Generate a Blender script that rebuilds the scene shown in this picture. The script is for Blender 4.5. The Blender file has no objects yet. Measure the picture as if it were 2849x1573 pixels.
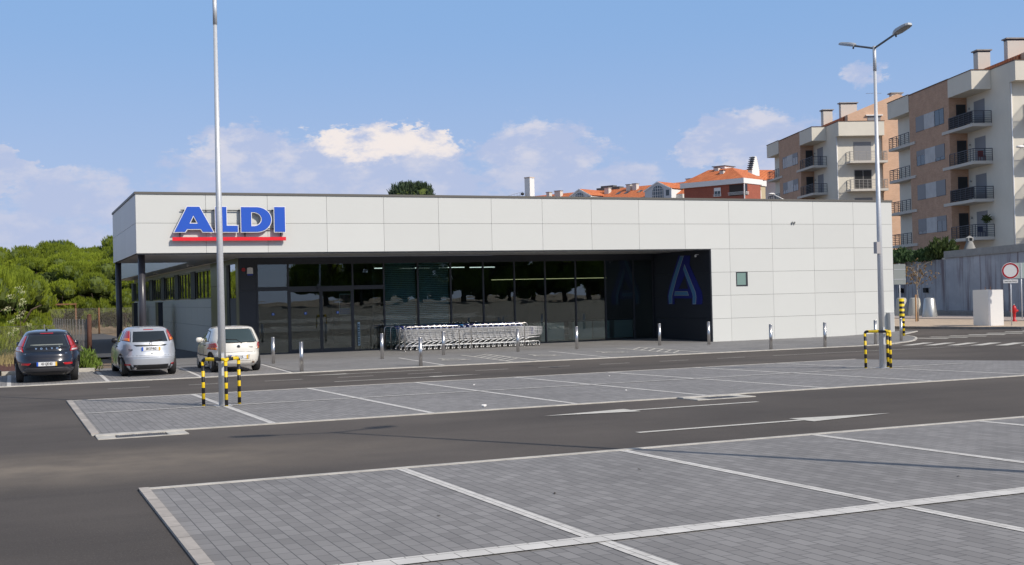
import bpy, math, random
from mathutils import Vector, Matrix
from mathutils.geometry import tessellate_polygon
random.seed(7)
rad = math.radians
scene = bpy.context.scene

# ------------------------------------------------------------------ camera
cd = bpy.data.cameras.new('camera'); cam = bpy.data.objects.new('camera', cd)
scene.collection.objects.link(cam); scene.camera = cam
cd.sensor_width = 36.0; cd.lens = 3289.46 / 2849 * 36; cd.clip_start = 0.1; cd.clip_end = 5000
PI_, RO, YA = 0.00997, -0.02352, 0.3993
F = Vector((math.sin(YA) * math.cos(PI_), math.cos(YA) * math.cos(PI_), math.sin(PI_)))
R = Vector((math.cos(YA), -math.sin(YA), 0)); U = R.cross(F)
R2 = R * math.cos(RO) + U * math.sin(RO); U2 = U * math.cos(RO) - R * math.sin(RO)
mw = Matrix((R2, U2, -F)).transposed().to_4x4(); mw.translation = Vector((-6.531, -44.078, 2.332))
cam.matrix_world = mw

# ------------------------------------------------------------------ light
EL = rad(38.0); AZ = math.atan2(0.47, -0.883)
SUN = Vector((math.sin(AZ) * math.cos(EL), math.cos(AZ) * math.cos(EL), math.sin(EL)))
sl = bpy.data.lights.new('sun', 'SUN'); sl.energy = 3.6; sl.angle = rad(0.5); sl.color = (1.0, 0.91, 0.79)
so = bpy.data.objects.new('sun', sl); scene.collection.objects.link(so)
so.rotation_euler = (-SUN).to_track_quat('-Z', 'Y').to_euler()
scene.view_settings.view_transform = 'Standard'; scene.view_settings.look = 'None'
scene.view_settings.exposure = 0.12; scene.view_settings.gamma = 1.0
scene.cycles.max_bounces = 8; scene.cycles.transparent_max_bounces = 16

world = bpy.data.worlds.new("World"); scene.world = world; world.use_nodes = True
def build_world():
    nt = world.node_tree; nt.nodes.clear(); N = nt.nodes; L = nt.links
    def M(op, a, b=None, c=None, clamp=False):
        n = N.new('ShaderNodeMath'); n.operation = op; n.use_clamp = clamp
        for i, v in enumerate((a, b, c)):
            if v is None: continue
            if isinstance(v, (int, float)): n.inputs[i].default_value = v
            else: L.new(v, n.inputs[i])
        return n.outputs[0]
    def SS(v, a, b, lo=0, hi=1):
        n = N.new('ShaderNodeMapRange'); n.interpolation_type = 'SMOOTHSTEP'
        L.new(v, n.inputs[0])
        for i, x in enumerate((a, b, lo, hi)): n.inputs[i + 1].default_value = x
        return n.outputs[0]
    out = N.new('ShaderNodeOutputWorld'); bg = N.new('ShaderNodeBackground'); bg.inputs[1].default_value = 0.13
    sky = N.new('ShaderNodeTexSky'); sky.sky_type = 'NISHITA'; sky.sun_disc = False
    sky.sun_elevation = EL; sky.sun_rotation = AZ; sky.air_density = 1.0; sky.dust_density = 0.6; sky.ozone_density = 2.2
    sky.altitude = 50
    hs = N.new('ShaderNodeHueSaturation'); hs.inputs['Saturation'].default_value = 0.62; hs.inputs['Value'].default_value = 1.0
    L.new(sky.outputs[0], hs.inputs['Color'])
    L.new(hs.outputs[0], bg.inputs[0])
    tc = N.new('ShaderNodeTexCoord'); sp = N.new('ShaderNodeSeparateXYZ'); L.new(tc.outputs['Generated'], sp.inputs[0])
    x, y, z = sp.outputs
    az = M('ARCTAN2', x, y); hr = M('SQRT', M('ADD', M('MULTIPLY', x, x), M('MULTIPLY', y, y)))
    el = M('ARCTAN2', z, hr)
    def noise(sx, sz, det, rough, off=0.0, dist=0.0):
        cb = N.new('ShaderNodeCombineXYZ'); L.new(M('MULTIPLY_ADD', az, sx, off), cb.inputs[0]); L.new(M('MULTIPLY', el, sz), cb.inputs[1])
        n = N.new('ShaderNodeTexNoise'); n.inputs['Scale'].default_value = 1.0; n.inputs['Detail'].default_value = det
        n.inputs['Roughness'].default_value = rough; n.inputs['Distortion'].default_value = dist
        L.new(cb.outputs[0], n.inputs['Vector']); return n.outputs[0]
    # banks of cumulus: azimuth, elevation, half width, half height, weight
    banks = [(0.183, 0.126, 0.055, 0.024, 0.9), (0.290, 0.122, 0.075, 0.026, 1.25), (0.335, 0.118, 0.035, 0.024, 1.1), (0.25, 0.117, 0.04, 0.018, 1.0), (0.245, 0.094, 0.16, 0.042, 1.35), (0.34, 0.10, 0.05, 0.035, 0.9),
             (0.425, 0.115, 0.070, 0.038, 1.05), (0.47, 0.085, 0.08, 0.035, 0.8), (0.598, 0.122, 0.050, 0.034, 1.05), (0.64, 0.10, 0.07, 0.045, 0.8), (0.56, 0.118, 0.03, 0.02, 0.7),
             (-0.005, 0.102, 0.030, 0.020, 1.0), (0.045, 0.082, 0.06, 0.035, 0.75), (0.02, 0.05, 0.12, 0.045, 0.75), (0.3, 0.055, 0.45, 0.045, 0.62), (0.69, 0.17, 0.02, 0.012, 0.4),
             (-0.6, 0.1, 0.4, 0.05, 0.6), (1.3, 0.1, 0.35, 0.05, 0.7), (2.4, 0.12, 0.5, 0.06, 0.8), (-2.2, 0.12, 0.5, 0.06, 0.7)]
    w1 = noise(34, 60, 8, 0.68, 5.5, 0.0); w2 = noise(30, 55, 8, 0.68, 15.5, 0.0)
    azw = M('ADD', az, M('MULTIPLY', M('SUBTRACT', w1, 0.5), 0.075)); elw = M('ADD', el, M('MULTIPLY', M('SUBTRACT', w2, 0.5), 0.055))
    acc = None
    for a, e, w, h, k in banks:
        dx = M('DIVIDE', M('SUBTRACT', azw, a), w); dy = M('DIVIDE', M('SUBTRACT', elw, e), h)
        d2 = M('ADD', M('MULTIPLY', dx, dx), M('MULTIPLY', dy, dy))
        b = M('MULTIPLY', M('SUBTRACT', 1.0, d2, clamp=True), k)
        acc = b if acc is None else M('MAXIMUM', acc, b)
    n1 = noise(20, 38, 10, 0.62, 3.1, 0.12); n2 = noise(55, 85, 6, 0.6, 9.0, 0.2)
    dens = M('ADD', M('MULTIPLY', acc, 0.85), M('ADD', M('MULTIPLY', M('SUBTRACT', n1, 0.5), 1.9), M('MULTIPLY', M('SUBTRACT', n2, 0.5), 0.35)))
    mask = M('MULTIPLY', SS(dens, 0.08, 0.50), SS(acc, 0.0, 0.3))
    # bright lit crowns on the tallest bank, lavender haze below
    bx = M('DIVIDE', M('SUBTRACT', az, 0.292), 0.085); by = M('DIVIDE', M('SUBTRACT', elw, 0.134), 0.021)
    tall = SS(M('ADD', M('MULTIPLY', bx, bx), M('MULTIPLY', by, by)), 0.3, 1.4, 1.0, 0.0)
    lit = M('MULTIPLY', SS(M('ADD', noise(24, 44, 8, 0.62, 1.7, 0.1), M('MULTIPLY', tall, 0.10)), 0.42, 0.64), M('MULTIPLY', M('MULTIPLY_ADD', tall, 0.50, 0.50), SS(elw, 0.085, 0.128, 0.45, 1.0)))
    mix = N.new('ShaderNodeMix'); mix.data_type = 'RGBA'; L.new(lit, mix.inputs[0])
    mix.inputs[6].default_value = (0.45, 0.505, 0.69, 1); mix.inputs[7].default_value = (0.84, 0.77, 0.74, 1)
    bg2 = N.new('ShaderNodeBackground'); L.new(mix.outputs[2], bg2.inputs[0]); bg2.inputs[1].default_value = 1.0
    # thin veil of haze low over the horizon
    gr = N.new('ShaderNodeMix'); gr.data_type = 'RGBA'; L.new(SS(el, 0.0, 0.27), gr.inputs[0]); gr.inputs[6].default_value = (0.385, 0.475, 0.70, 1); gr.inputs[7].default_value = (0.208, 0.385, 0.69, 1)
    bg3 = N.new('ShaderNodeBackground'); L.new(gr.outputs[2], bg3.inputs[0])
    ms0 = N.new('ShaderNodeMixShader'); L.new(SS(el, 0.62, 0.20, 0.0, 0.92), ms0.inputs[0]); L.new(bg.outputs[0], ms0.inputs[1]); L.new(bg3.outputs[0], ms0.inputs[2])
    ms = N.new('ShaderNodeMixShader'); L.new(M('MULTIPLY', mask, M('MULTIPLY_ADD', lit, 0.25, 0.72)), ms.inputs[0]); L.new(ms0.outputs[0], ms.inputs[1]); L.new(bg2.outputs[0], ms.inputs[2])
    L.new(ms.outputs[0], out.inputs[0])
build_world()

# ------------------------------------------------------------------ materials
MATS = {}
def mat(name, col, rough=0.6, metal=0.0, spec=0.5, var=0.0, vscale=3.0, bump=0.0, bscale=40.0, emit=None, coat=0.0, vcol=None):
    if name in MATS: return MATS[name]
    m = bpy.data.materials.new(name); m.use_nodes = True; nt = m.node_tree; b = nt.nodes['Principled BSDF']
    b.inputs['Base Color'].default_value = (*col, 1); b.inputs['Roughness'].default_value = rough
    b.inputs['Metallic'].default_value = metal; b.inputs['Specular IOR Level'].default_value = spec
    if coat: b.inputs['Coat Weight'].default_value = coat; b.inputs['Coat Roughness'].default_value = 0.04
    if emit: b.inputs['Emission Color'].default_value = (*emit[0], 1); b.inputs['Emission Strength'].default_value = emit[1]
    if var or bump:
        tc = nt.nodes.new('ShaderNodeTexCoord')
        if var:
            n = nt.nodes.new('ShaderNodeTexNoise'); n.inputs['Scale'].default_value = vscale; n.inputs['Detail'].default_value = 6
            n.inputs['Roughness'].default_value = 0.65
            nt.links.new(tc.outputs['Object'], n.inputs['Vector'])
            mx = nt.nodes.new('ShaderNodeMix'); mx.data_type = 'RGBA'
            rm = nt.nodes.new('ShaderNodeMapRange'); rm.inputs[1].default_value = 0.3; rm.inputs[2].default_value = 0.7
            nt.links.new(n.outputs[0], rm.inputs[0]); nt.links.new(rm.outputs[0], mx.inputs[0])
            c2 = vcol if vcol else tuple(min(1, c * (1 + var)) for c in col)
            mx.inputs[6].default_value = (*[c * (1 - var) for c in col], 1); mx.inputs[7].default_value = (*c2, 1)
            nt.links.new(mx.outputs[2], b.inputs['Base Color'])
        if bump:
            n = nt.nodes.new('ShaderNodeTexNoise'); n.inputs['Scale'].default_value = bscale; n.inputs['Detail'].default_value = 4
            nt.links.new(tc.outputs['Object'], n.inputs['Vector'])
            bp = nt.nodes.new('ShaderNodeBump'); bp.inputs['Strength'].default_value = bump; bp.inputs['Distance'].default_value = 0.02
            nt.links.new(n.outputs[0], bp.inputs['Height']); nt.links.new(bp.outputs[0], b.inputs['Normal'])
    MATS[name] = m; return m

def glass_mat(name, tint=(0.55, 0.62, 0.62), wavy=0.0, base=0.0, rough=0.0, ior=1.5, refl=1.1):
    """thin pane: reflects by Fresnel, lets the rest through with a tint"""
    m = bpy.data.materials.new(name); m.use_nodes = True; nt = m.node_tree; nt.nodes.clear(); N = nt.nodes; L = nt.links
    o = N.new('ShaderNodeOutputMaterial'); tr = N.new('ShaderNodeBsdfTransparent'); tr.inputs[0].default_value = (*tint, 1)
    gl = N.new('ShaderNodeBsdfGlossy'); gl.inputs['Roughness'].default_value = rough
    gl.inputs['Color'].default_value = (0.95, 0.97, 0.97, 1)
    fr = N.new('ShaderNodeFresnel'); fr.inputs[0].default_value = ior
    ad = N.new('ShaderNodeMath'); ad.operation = 'MULTIPLY_ADD'; ad.inputs[1].default_value = refl; ad.inputs[2].default_value = base; ad.use_clamp = True
    L.new(fr.outputs[0], ad.inputs[0])
    mx = N.new('ShaderNodeMixShader'); L.new(ad.outputs[0], mx.inputs[0]); L.new(tr.outputs[0], mx.inputs[1]); L.new(gl.outputs[0], mx.inputs[2])
    if wavy:
        tc = N.new('ShaderNodeTexCoord'); n = N.new('ShaderNodeTexNoise'); n.inputs['Scale'].default_value = 1.0; n.inputs['Detail'].default_value = 2
        mp = N.new('ShaderNodeMapping'); mp.inputs['Scale'].default_value = (0.6, 1, 2.2); L.new(tc.outputs['Object'], mp.inputs[0]); L.new(mp.outputs[0], n.inputs['Vector']); bp = N.new('ShaderNodeBump'); bp.inputs['Strength'].default_value = 1.0; bp.inputs['Distance'].default_value = wavy
        L.new(n.outputs[0], bp.inputs['Height']); L.new(bp.outputs[0], gl.inputs['Normal'])
    L.new(mx.outputs[0], o.inputs[0]); MATS[name] = m; return m

def brick_mat(name, c1, c2, mortar, bw, bh, ms=0.01, rough=0.8, axes='xz', off=0.5, bump=0.3, noise=0.1, nscale=1.5, blot=None):
    m = bpy.data.materials.new(name); m.use_nodes = True; nt = m.node_tree; N = nt.nodes; L = nt.links; b = N['Principled BSDF']
    tc = N.new('ShaderNodeTexCoord'); sp = N.new('ShaderNodeSeparateXYZ'); L.new(tc.outputs['Object'], sp.inputs[0]); cb = N.new('ShaderNodeCombineXYZ')
    ix = {'x': 0, 'y': 1, 'z': 2}
    if axes[0] == 's':
        a = N.new('ShaderNodeMath'); a.operation = 'ADD'; L.new(sp.outputs[0], a.inputs[0]); L.new(sp.outputs[1], a.inputs[1]); L.new(a.outputs[0], cb.inputs[0])
    else: L.new(sp.outputs[ix[axes[0]]], cb.inputs[0])
    L.new(sp.outputs[ix[axes[1]]], cb.inputs[1])
    t = N.new('ShaderNodeTexBrick'); t.offset = off; t.inputs['Scale'].default_value = 1.0
    t.inputs['Brick Width'].default_value = bw; t.inputs['Row Height'].default_value = bh; t.inputs['Mortar Size'].default_value = ms
    t.inputs['Mortar Smooth'].default_value = 0.3; t.inputs['Bias'].default_value = 0.0
    t.inputs['Color1'].default_value = (*c1, 1); t.inputs['Color2'].default_value = (*c2, 1); t.inputs['Mortar'].default_value = (*mortar, 1)
    L.new(cb.outputs[0], t.inputs['Vector'])
    n = N.new('ShaderNodeTexNoise'); n.inputs['Scale'].default_value = nscale; n.inputs['Detail'].default_value = 7; n.inputs['Roughness'].default_value = 0.6
    L.new(tc.outputs['Object'], n.inputs['Vector'])
    mr = N.new('ShaderNodeMapRange'); mr.inputs[1].default_value = 0.25; mr.inputs[2].default_value = 0.75
    mr.inputs[3].default_value = 1 - noise; mr.inputs[4].default_value = 1 + noise; L.new(n.outputs[0], mr.inputs[0])
    mu = N.new('ShaderNodeVectorMath'); mu.operation = 'SCALE'; L.new(t.outputs[0], mu.inputs[0]); L.new(mr.outputs[0], mu.inputs[3])
    last = mu.outputs[0]
    if blot:
        n2 = N.new('ShaderNodeTexNoise'); n2.inputs['Scale'].default_value = 1.3; n2.inputs['Detail'].default_value = 3; L.new(tc.outputs['Object'], n2.inputs['Vector'])
        r2 = N.new('ShaderNodeMapRange'); r2.inputs[1].default_value = 0.66; r2.inputs[2].default_value = 0.76; r2.inputs[4].default_value = 0.5; L.new(n2.outputs[0], r2.inputs[0])
        mx = N.new('ShaderNodeMix'); mx.data_type = 'RGBA'; L.new(r2.outputs[0], mx.inputs[0]); L.new(last, mx.inputs[6]); mx.inputs[7].default_value = (*blot, 1); last = mx.outputs[2]
    L.new(last, b.inputs['Base Color']); b.inputs['Roughness'].default_value = rough
    if bump:
        bp = N.new('ShaderNodeBump'); bp.inputs['Strength'].default_value = bump; bp.inputs['Distance'].default_value = 0.006; bp.invert = True
        L.new(t.outputs['Fac'], bp.inputs['Height']); L.new(bp.outputs[0], b.inputs['Normal'])
    MATS[name] = m; return m

def stripe_mat(name, ca, cb_, period, axis=2, duty=0.5, rough=0.45, phase=0.0):
    m = bpy.data.materials.new(name); m.use_nodes = True; nt = m.node_tree; N = nt.nodes; L = nt.links; b = N['Principled BSDF']
    tc = N.new('ShaderNodeTexCoord'); sp = N.new('ShaderNodeSeparateXYZ'); L.new(tc.outputs['Object'], sp.inputs[0])
    a = N.new('ShaderNodeMath'); a.operation = 'MULTIPLY_ADD'; L.new(sp.outputs[axis], a.inputs[0]); a.inputs[1].default_value = 1 / period; a.inputs[2].default_value = phase + 40
    f = N.new('ShaderNodeMath'); f.operation = 'FRACT'; L.new(a.outputs[0], f.inputs[0])
    g = N.new('ShaderNodeMath'); g.operation = 'GREATER_THAN'; L.new(f.outputs[0], g.inputs[0]); g.inputs[1].default_value = duty
    mx = N.new('ShaderNodeMix'); mx.data_type = 'RGBA'; L.new(g.outputs[0], mx.inputs[0]); mx.inputs[6].default_value = (*ca, 1); mx.inputs[7].default_value = (*cb_, 1)
    L.new(mx.outputs[2], b.inputs['Base Color']); b.inputs['Roughness'].default_value = rough; MATS[name] = m; return m

def asphalt_mat():
    m = bpy.data.materials.new('asphalt'); m.use_nodes = True; nt = m.node_tree; N = nt.nodes; L = nt.links; b = N['Principled BSDF']
    tc = N.new('ShaderNodeTexCoord')
    def noise(sc, det, ro=0.6, vec=None):
        n = N.new('ShaderNodeTexNoise'); n.inputs['Scale'].default_value = sc; n.inputs['Detail'].default_value = det; n.inputs['Roughness'].default_value = ro
        L.new(vec or tc.outputs['Object'], n.inputs['Vector']); return n.outputs[0]
    def mr(v, a, b_, lo, hi):
        n = N.new('ShaderNodeMapRange'); L.new(v, n.inputs[0])
        for i, q in enumerate((a, b_, lo, hi)): n.inputs[i + 1].default_value = q
        return n.outputs[0]
    mp = N.new('ShaderNodeMapping'); mp.inputs['Scale'].default_value = (0.12, 1.1, 1); L.new(tc.outputs['Object'], mp.inputs[0])
    big = noise(0.22, 4); lane = noise(0.7, 5, 0.6, mp.outputs[0]); fine = noise(70, 3, 0.8)
    mx = N.new('ShaderNodeMix'); mx.data_type = 'RGBA'; L.new(mr(big, 0.35, 0.68, 0, 1), mx.inputs[0])
    mx.inputs[6].default_value = (0.077, 0.067, 0.060, 1); mx.inputs[7].default_value = (0.118, 0.103, 0.091, 1)
    s1 = N.new('ShaderNodeVectorMath'); s1.operation = 'SCALE'; L.new(mx.outputs[2], s1.inputs[0]); L.new(mr(lane, 0.3, 0.7, 0.87, 1.12), s1.inputs[3])
    s2 = N.new('ShaderNodeVectorMath'); s2.operation = 'SCALE'; L.new(s1.outputs[0], s2.inputs[0]); L.new(mr(fine, 0.25, 0.75, 0.72, 1.3), s2.inputs[3])
    mp2 = N.new('ShaderNodeMapping'); mp2.inputs['Location'].default_value = (6.2 / 5.0, 30.3 / 2.2, 0); mp2.inputs['Scale'].default_value = (1 / 5.0, 1 / 2.2, 0); L.new(tc.outputs['Object'], mp2.inputs[0])
    gd = N.new('ShaderNodeTexGradient'); gd.gradient_type = 'SPHERICAL'; L.new(mp2.outputs[0], gd.inputs[0])
    dm = N.new('ShaderNodeMath'); dm.operation = 'MULTIPLY'; L.new(gd.outputs['Fac'], dm.inputs[0]); L.new(mr(noise(1.6, 6), 0.35, 0.7, 0.4, 0.95), dm.inputs[1])
    du = N.new('ShaderNodeMix'); du.data_type = 'RGBA'; L.new(dm.outputs[0], du.inputs[0]); L.new(s2.outputs[0], du.inputs[6]); du.inputs[7].default_value = (0.25, 0.21, 0.165, 1)
    vo = N.new('ShaderNodeTexVoronoi'); vo.inputs['Scale'].default_value = 38; L.new(tc.outputs['Object'], vo.inputs['Vector'])
    gr_ = N.new('ShaderNodeMix'); gr_.data_type = 'RGBA'; L.new(mr(vo.outputs['Distance'], 0.10, 0.16, 0.30, 0.0), gr_.inputs[0]); L.new(du.outputs[2], gr_.inputs[6]); gr_.inputs[7].default_value = (0.34, 0.31, 0.27, 1)
    L.new(gr_.outputs[2], b.inputs['Base Color']); b.inputs['Roughness'].default_value = 0.85; b.inputs['Specular IOR Level'].default_value = 0.3
    bp = N.new('ShaderNodeBump'); bp.inputs['Strength'].default_value = 0.25; bp.inputs['Distance'].default_value = 0.01; L.new(fine, bp.inputs['Height']); L.new(bp.outputs[0], b.inputs['Normal'])
    MATS['asphalt'] = m; return m
asphalt = asphalt_mat()
PAV = (0.243, 0.236, 0.234)
paver = brick_mat('paver', tuple(c * 0.85 for c in PAV), tuple(c * 1.10 for c in PAV), (0.10, 0.10, 0.103), 0.205, 0.104, 0.0045, 0.85, 'yx', 0.5, 0.25, 0.13, 0.8, blot=(0.31, 0.30, 0.29))
pavement_m = brick_mat('pavement', (0.19, 0.187, 0.186), (0.235, 0.231, 0.229), (0.16, 0.16, 0.162), 0.205, 0.104, 0.005, 0.85, 'xy', 0.5, 0.1, 0.16, 0.5)
stripe_block = brick_mat('pale_block', (0.57, 0.555, 0.53), (0.66, 0.645, 0.62), (0.20, 0.19, 0.18), 0.21, 0.5, 0.004, 0.85, 'xy', 0.5, 0.1, 0.14, 3.0)
stripe_block_y = brick_mat('pale_block_lengthwise', (0.57, 0.555, 0.53), (0.66, 0.645, 0.62), (0.20, 0.19, 0.18), 0.21, 0.5, 0.004, 0.85, 'yx', 0.5, 0.1, 0.14, 3.0)
kerb_m = brick_mat('kerb_concrete', (0.37, 0.34, 0.31), (0.48, 0.44, 0.40), (0.15, 0.14, 0.13), 0.5, 2.0, 0.008, 0.9, 'yx', 0.5, 0.2, 0.2, 6.0)
kerb_x = mat('kerb_concrete_edge', (0.50, 0.48, 0.44), 0.9, var=0.2, vscale=6)
paint_w = mat('road_paint', (0.58, 0.56, 0.51), 0.7, var=0.16, vscale=5)
dirt = mat('dirt', (0.20, 0.15, 0.105), 0.95, var=0.35, vscale=0.8, bump=0.5, bscale=5)
sand = mat('sand', (0.50, 0.40, 0.30), 0.95, var=0.25, vscale=4, bump=0.9, bscale=6)
mulch = mat('bark_mulch', (0.10, 0.038, 0.025), 0.95, var=0.55, vscale=14, bump=1.0, bscale=25)
gravel_d = mat('dark_gravel', (0.09, 0.09, 0.095), 0.95, var=0.35, vscale=18)
clad = mat('pale_cladding', (0.61, 0.622, 0.605), 0.42, spec=0.4, var=0.012, vscale=0.6)
def per_panel(m, lo, hi):
    nt = m.node_tree; b = nt.nodes['Principled BSDF']; g_ = nt.nodes.new('ShaderNodeNewGeometry'); r_ = nt.nodes.new('ShaderNodeMapRange'); r_.inputs[3].default_value = lo; r_.inputs[4].default_value = hi
    v_ = nt.nodes.new('ShaderNodeVectorMath'); v_.operation = 'SCALE'; nt.links.new(g_.outputs['Random Per Island'], r_.inputs[0]); nt.links.new(r_.outputs[0], v_.inputs[3]); nt.links.new(b.inputs['Base Color'].links[0].from_socket, v_.inputs[0]); nt.links.new(v_.outputs[0], b.inputs['Base Color'])
per_panel(clad, 0.965, 1.015)
clad_gap = mat('cladding_gap', (0.12, 0.125, 0.12), 0.8)
cap_m = mat('roof_trim', (0.115, 0.11, 0.10), 0.5)
soffit_m = mat('soffit_metal', (0.50, 0.485, 0.46), 0.32, spec=0.6, var=0.06, vscale=0.8)
anthra = mat('anthracite_panel', (0.026, 0.030, 0.040), 0.4)
frame_m = mat('anthracite_frame', (0.028, 0.032, 0.04), 0.38)
black_m = mat('matt_black', (0.010, 0.011, 0.012), 0.6)
steel = mat('brushed_steel', (0.62, 0.60, 0.58), 0.28, 1.0)
galv = mat('galvanised_steel', (0.60, 0.62, 0.65), 0.5, 0.35, var=0.08, vscale=25)
lampgrey = mat('lamp_grey', (0.42, 0.44, 0.46), 0.45, 0.2)
darkgalv = mat('dark_grey_arm', (0.13, 0.14, 0.155), 0.45, 0.3)
lamp_glass = mat('lamp_lens', (0.30, 0.31, 0.31), 0.2)
glass_f = glass_mat('shop_glass', (0.66, 0.76, 0.76), 0.0010, 0.0, refl=2.1)
glass_s = glass_mat('side_glass', (0.25, 0.3, 0.28), 0.004, 0.16)
pane_m = mat('window_pane', (0.03, 0.04, 0.05), 0.08, spec=0.8)
conc = mat('grey_concrete', (0.30, 0.30, 0.29), 0.9, var=0.15, vscale=2)
white_r = mat('white_render', (0.60, 0.585, 0.54), 0.9, var=0.03, vscale=0.7)
white_s = mat('white_paint', (0.80, 0.79, 0.77), 0.6)
yellow = mat('yellow_paint', (0.78, 0.53, 0.01), 0.4)
redp = mat('red_paint', (0.50, 0.012, 0.018), 0.35)
rubber = mat('tyre_rubber', (0.018, 0.018, 0.019), 0.8)
leaf_g = mat('pine_needles', (0.195, 0.26, 0.03), 0.8, spec=0.12, var=0.3, vscale=0.9, vcol=(0.31, 0.375, 0.045))
leaf_l = mat('bright_needles', (0.30, 0.365, 0.04), 0.8, spec=0.15, var=0.3, vscale=0.9)
leaf_d = mat('dark_leaves', (0.070, 0.105, 0.028), 0.7, var=0.4, vscale=1.5)
def leafy(m, f=0.4):
    nt = m.node_tree; b = nt.nodes['Principled BSDF']; o = [n for n in nt.nodes if n.type == 'OUTPUT_MATERIAL'][0]; t = nt.nodes.new('ShaderNodeBsdfTranslucent'); x = nt.nodes.new('ShaderNodeMixShader'); x.inputs[0].default_value = f
    l = b.inputs['Base Color'].links
    if l: nt.links.new(l[0].from_socket, t.inputs[0])
    else: t.inputs[0].default_value = b.inputs['Base Color'].default_value
    nt.links.new(b.outputs[0], x.inputs[1]); nt.links.new(t.outputs[0], x.inputs[2]); nt.links.new(x.outputs[0], o.inputs[0])
leafy(leaf_g); leafy(leaf_l); leafy(leaf_d)
bark = mat('bark', (0.11, 0.08, 0.06), 0.9, var=0.3, vscale=8)

# ------------------------------------------------------------------ helpers
COL = scene.collection
class MB:
    """collects shapes and links them as ONE mesh object"""
    def __init__(s): s.v = []; s.f = []; s.m = []; s.sm = []
    def add(s, vs, fs, mi=0, sm=False):
        o = len(s.v); s.v.extend([tuple(p) for p in vs])
        for f in fs: s.f.append(tuple(i + o for i in f)); s.m.append(mi); s.sm.append(sm)
    def box(s, x0, x1, y0, y1, z0, z1, mi=0):
        s.add([(x0, y0, z0), (x1, y0, z0), (x1, y1, z0), (x0, y1, z0), (x0, y0, z1), (x1, y0, z1), (x1, y1, z1), (x0, y1, z1)],
              [(3, 2, 1, 0), (4, 5, 6, 7), (0, 1, 5, 4), (1, 2, 6, 5), (2, 3, 7, 6), (3, 0, 4, 7)], mi)
    def bar(s, a, b, w, h=None, mi=0):
        """rectangular bar from a to b"""
        a = Vector(a); b = Vector(b); d = (b - a).normalized(); h = h or w
        up = Vector((0, 0, 1)) if abs(d.z) < 0.95 else Vector((0, 1, 0))
        r = d.cross(up).normalized(); u = r.cross(d)
        vs = [p + r * sx * w / 2 + u * sz * h / 2 for p in (a, b) for sx, sz in ((-1, -1), (1, -1), (1, 1), (-1, 1))]
        s.add(vs, [(0, 1, 2, 3), (7, 6, 5, 4), (0, 4, 5, 1), (1, 5, 6, 2), (2, 6, 7, 3), (3, 7, 4, 0)], mi)
    def tube(s, pts, rs, n=10, mi=0, caps=True):
        pts = [Vector(p) for p in pts]
        if isinstance(rs, (int, float)): rs = [rs] * len(pts)
        rings = []
        for i, p in enumerate(pts):
            d = (pts[min(i + 1, len(pts) - 1)] - pts[max(i - 1, 0)]).normalized()
            if i == 0:
                up = Vector((0, 0, 1)) if abs(d.z) < 0.9 else Vector((1, 0, 0)); r = d.cross(up).normalized()
            else: r = (r - d * r.dot(d)).normalized()
            u = d.cross(r)
            rings.append([p + (r * math.cos(2 * math.pi * k / n) + u * math.sin(2 * math.pi * k / n)) * rs[i] for k in range(n)])
        vs = [q for ring in rings for q in ring]
        fs = [(i * n + k, i * n + (k + 1) % n, (i + 1) * n + (k + 1) % n, (i + 1) * n + k) for i in range(len(pts) - 1) for k in range(n)]
        s.add(vs, fs, mi, True)
        if caps:
            s.add(rings[0], [tuple(range(n))[::-1]], mi); s.add(rings[-1], [tuple(range(n))], mi)
    def lathe(s, prof, c=(0, 0, 0), n=20, mi=0):
        """profile of (radius, z) about the vertical"""
        vs = [(c[0] + r * math.cos(2 * math.pi * k / n), c[1] + r * math.sin(2 * math.pi * k / n), c[2] + z) for r, z in prof for k in range(n)]
        fs = [(i * n + k, i * n + (k + 1) % n, (i + 1) * n + (k + 1) % n, (i + 1) * n + k) for i in range(len(prof) - 1) for k in range(n)]
        s.add(vs, fs, mi, True)
    def plate(s, loops, axes, d0, d1, mi=0, mside=None):
        """flat shape given by loops (first the outline, then holes) extruded from d0 to d1 along the missing axis"""
        third = ({0, 1, 2} - set(axes)).pop()
        def P(p, d):
            q = [0, 0, 0]; q[axes[0]] = p[0]; q[axes[1]] = p[1]; q[third] = d; return tuple(q)
        flat = [p for lp in loops for p in lp]
        tris = tessellate_polygon([[Vector((p[0], p[1], 0)) for p in lp] for lp in loops])
        for d in (d0, d1): s.add([P(p, d) for p in flat], tris, mi)
        for lp in loops:
            n = len(lp); vs = [P(p, d) for d in (d0, d1) for p in lp]
            s.add(vs, [(k, (k + 1) % n, n + (k + 1) % n, n + k) for k in range(n)], mi if mside is None else mside)
    def build(s, name, mats, parent=None, smooth=None):
        me = bpy.data.meshes.new(name); me.from_pydata(s.v, [], s.f)
        if not isinstance(mats, (list, tuple)): mats = [mats]
        for m in mats: me.materials.append(m)
        for i, p in enumerate(me.polygons):
            p.material_index = s.m[i]; p.use_smooth = s.sm[i] if smooth is None else smooth
        me.update(); import bmesh
        bm = bmesh.new(); bm.from_mesh(me)
        if len(s.f) < 60000: bmesh.ops.remove_doubles(bm, verts=bm.verts, dist=1e-5)
        bmesh.ops.recalc_face_normals(bm, faces=bm.faces); bm.to_mesh(me); bm.free()
        o = bpy.data.objects.new(name, me); COL.objects.link(o)
        if parent: o.parent = parent
        return o
def tag(o, label=None, cat=None, group=None, kind=None):
    if label: o['label'] = label
    if cat: o['category'] = cat
    if group: o['group'] = group
    if kind: o['kind'] = kind
    return o
def thing(name, label, cat, loc=(0, 0, 0), rz=0, group=None):
    o = bpy.data.objects.new(name, None); COL.objects.link(o); o.location = loc; o.rotation_euler = (0, 0, rz); o.empty_display_size = 0.3
    return tag(o, label, cat, group)
def kids(o): return [c for c in bpy.data.objects if c.parent == o]
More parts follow.
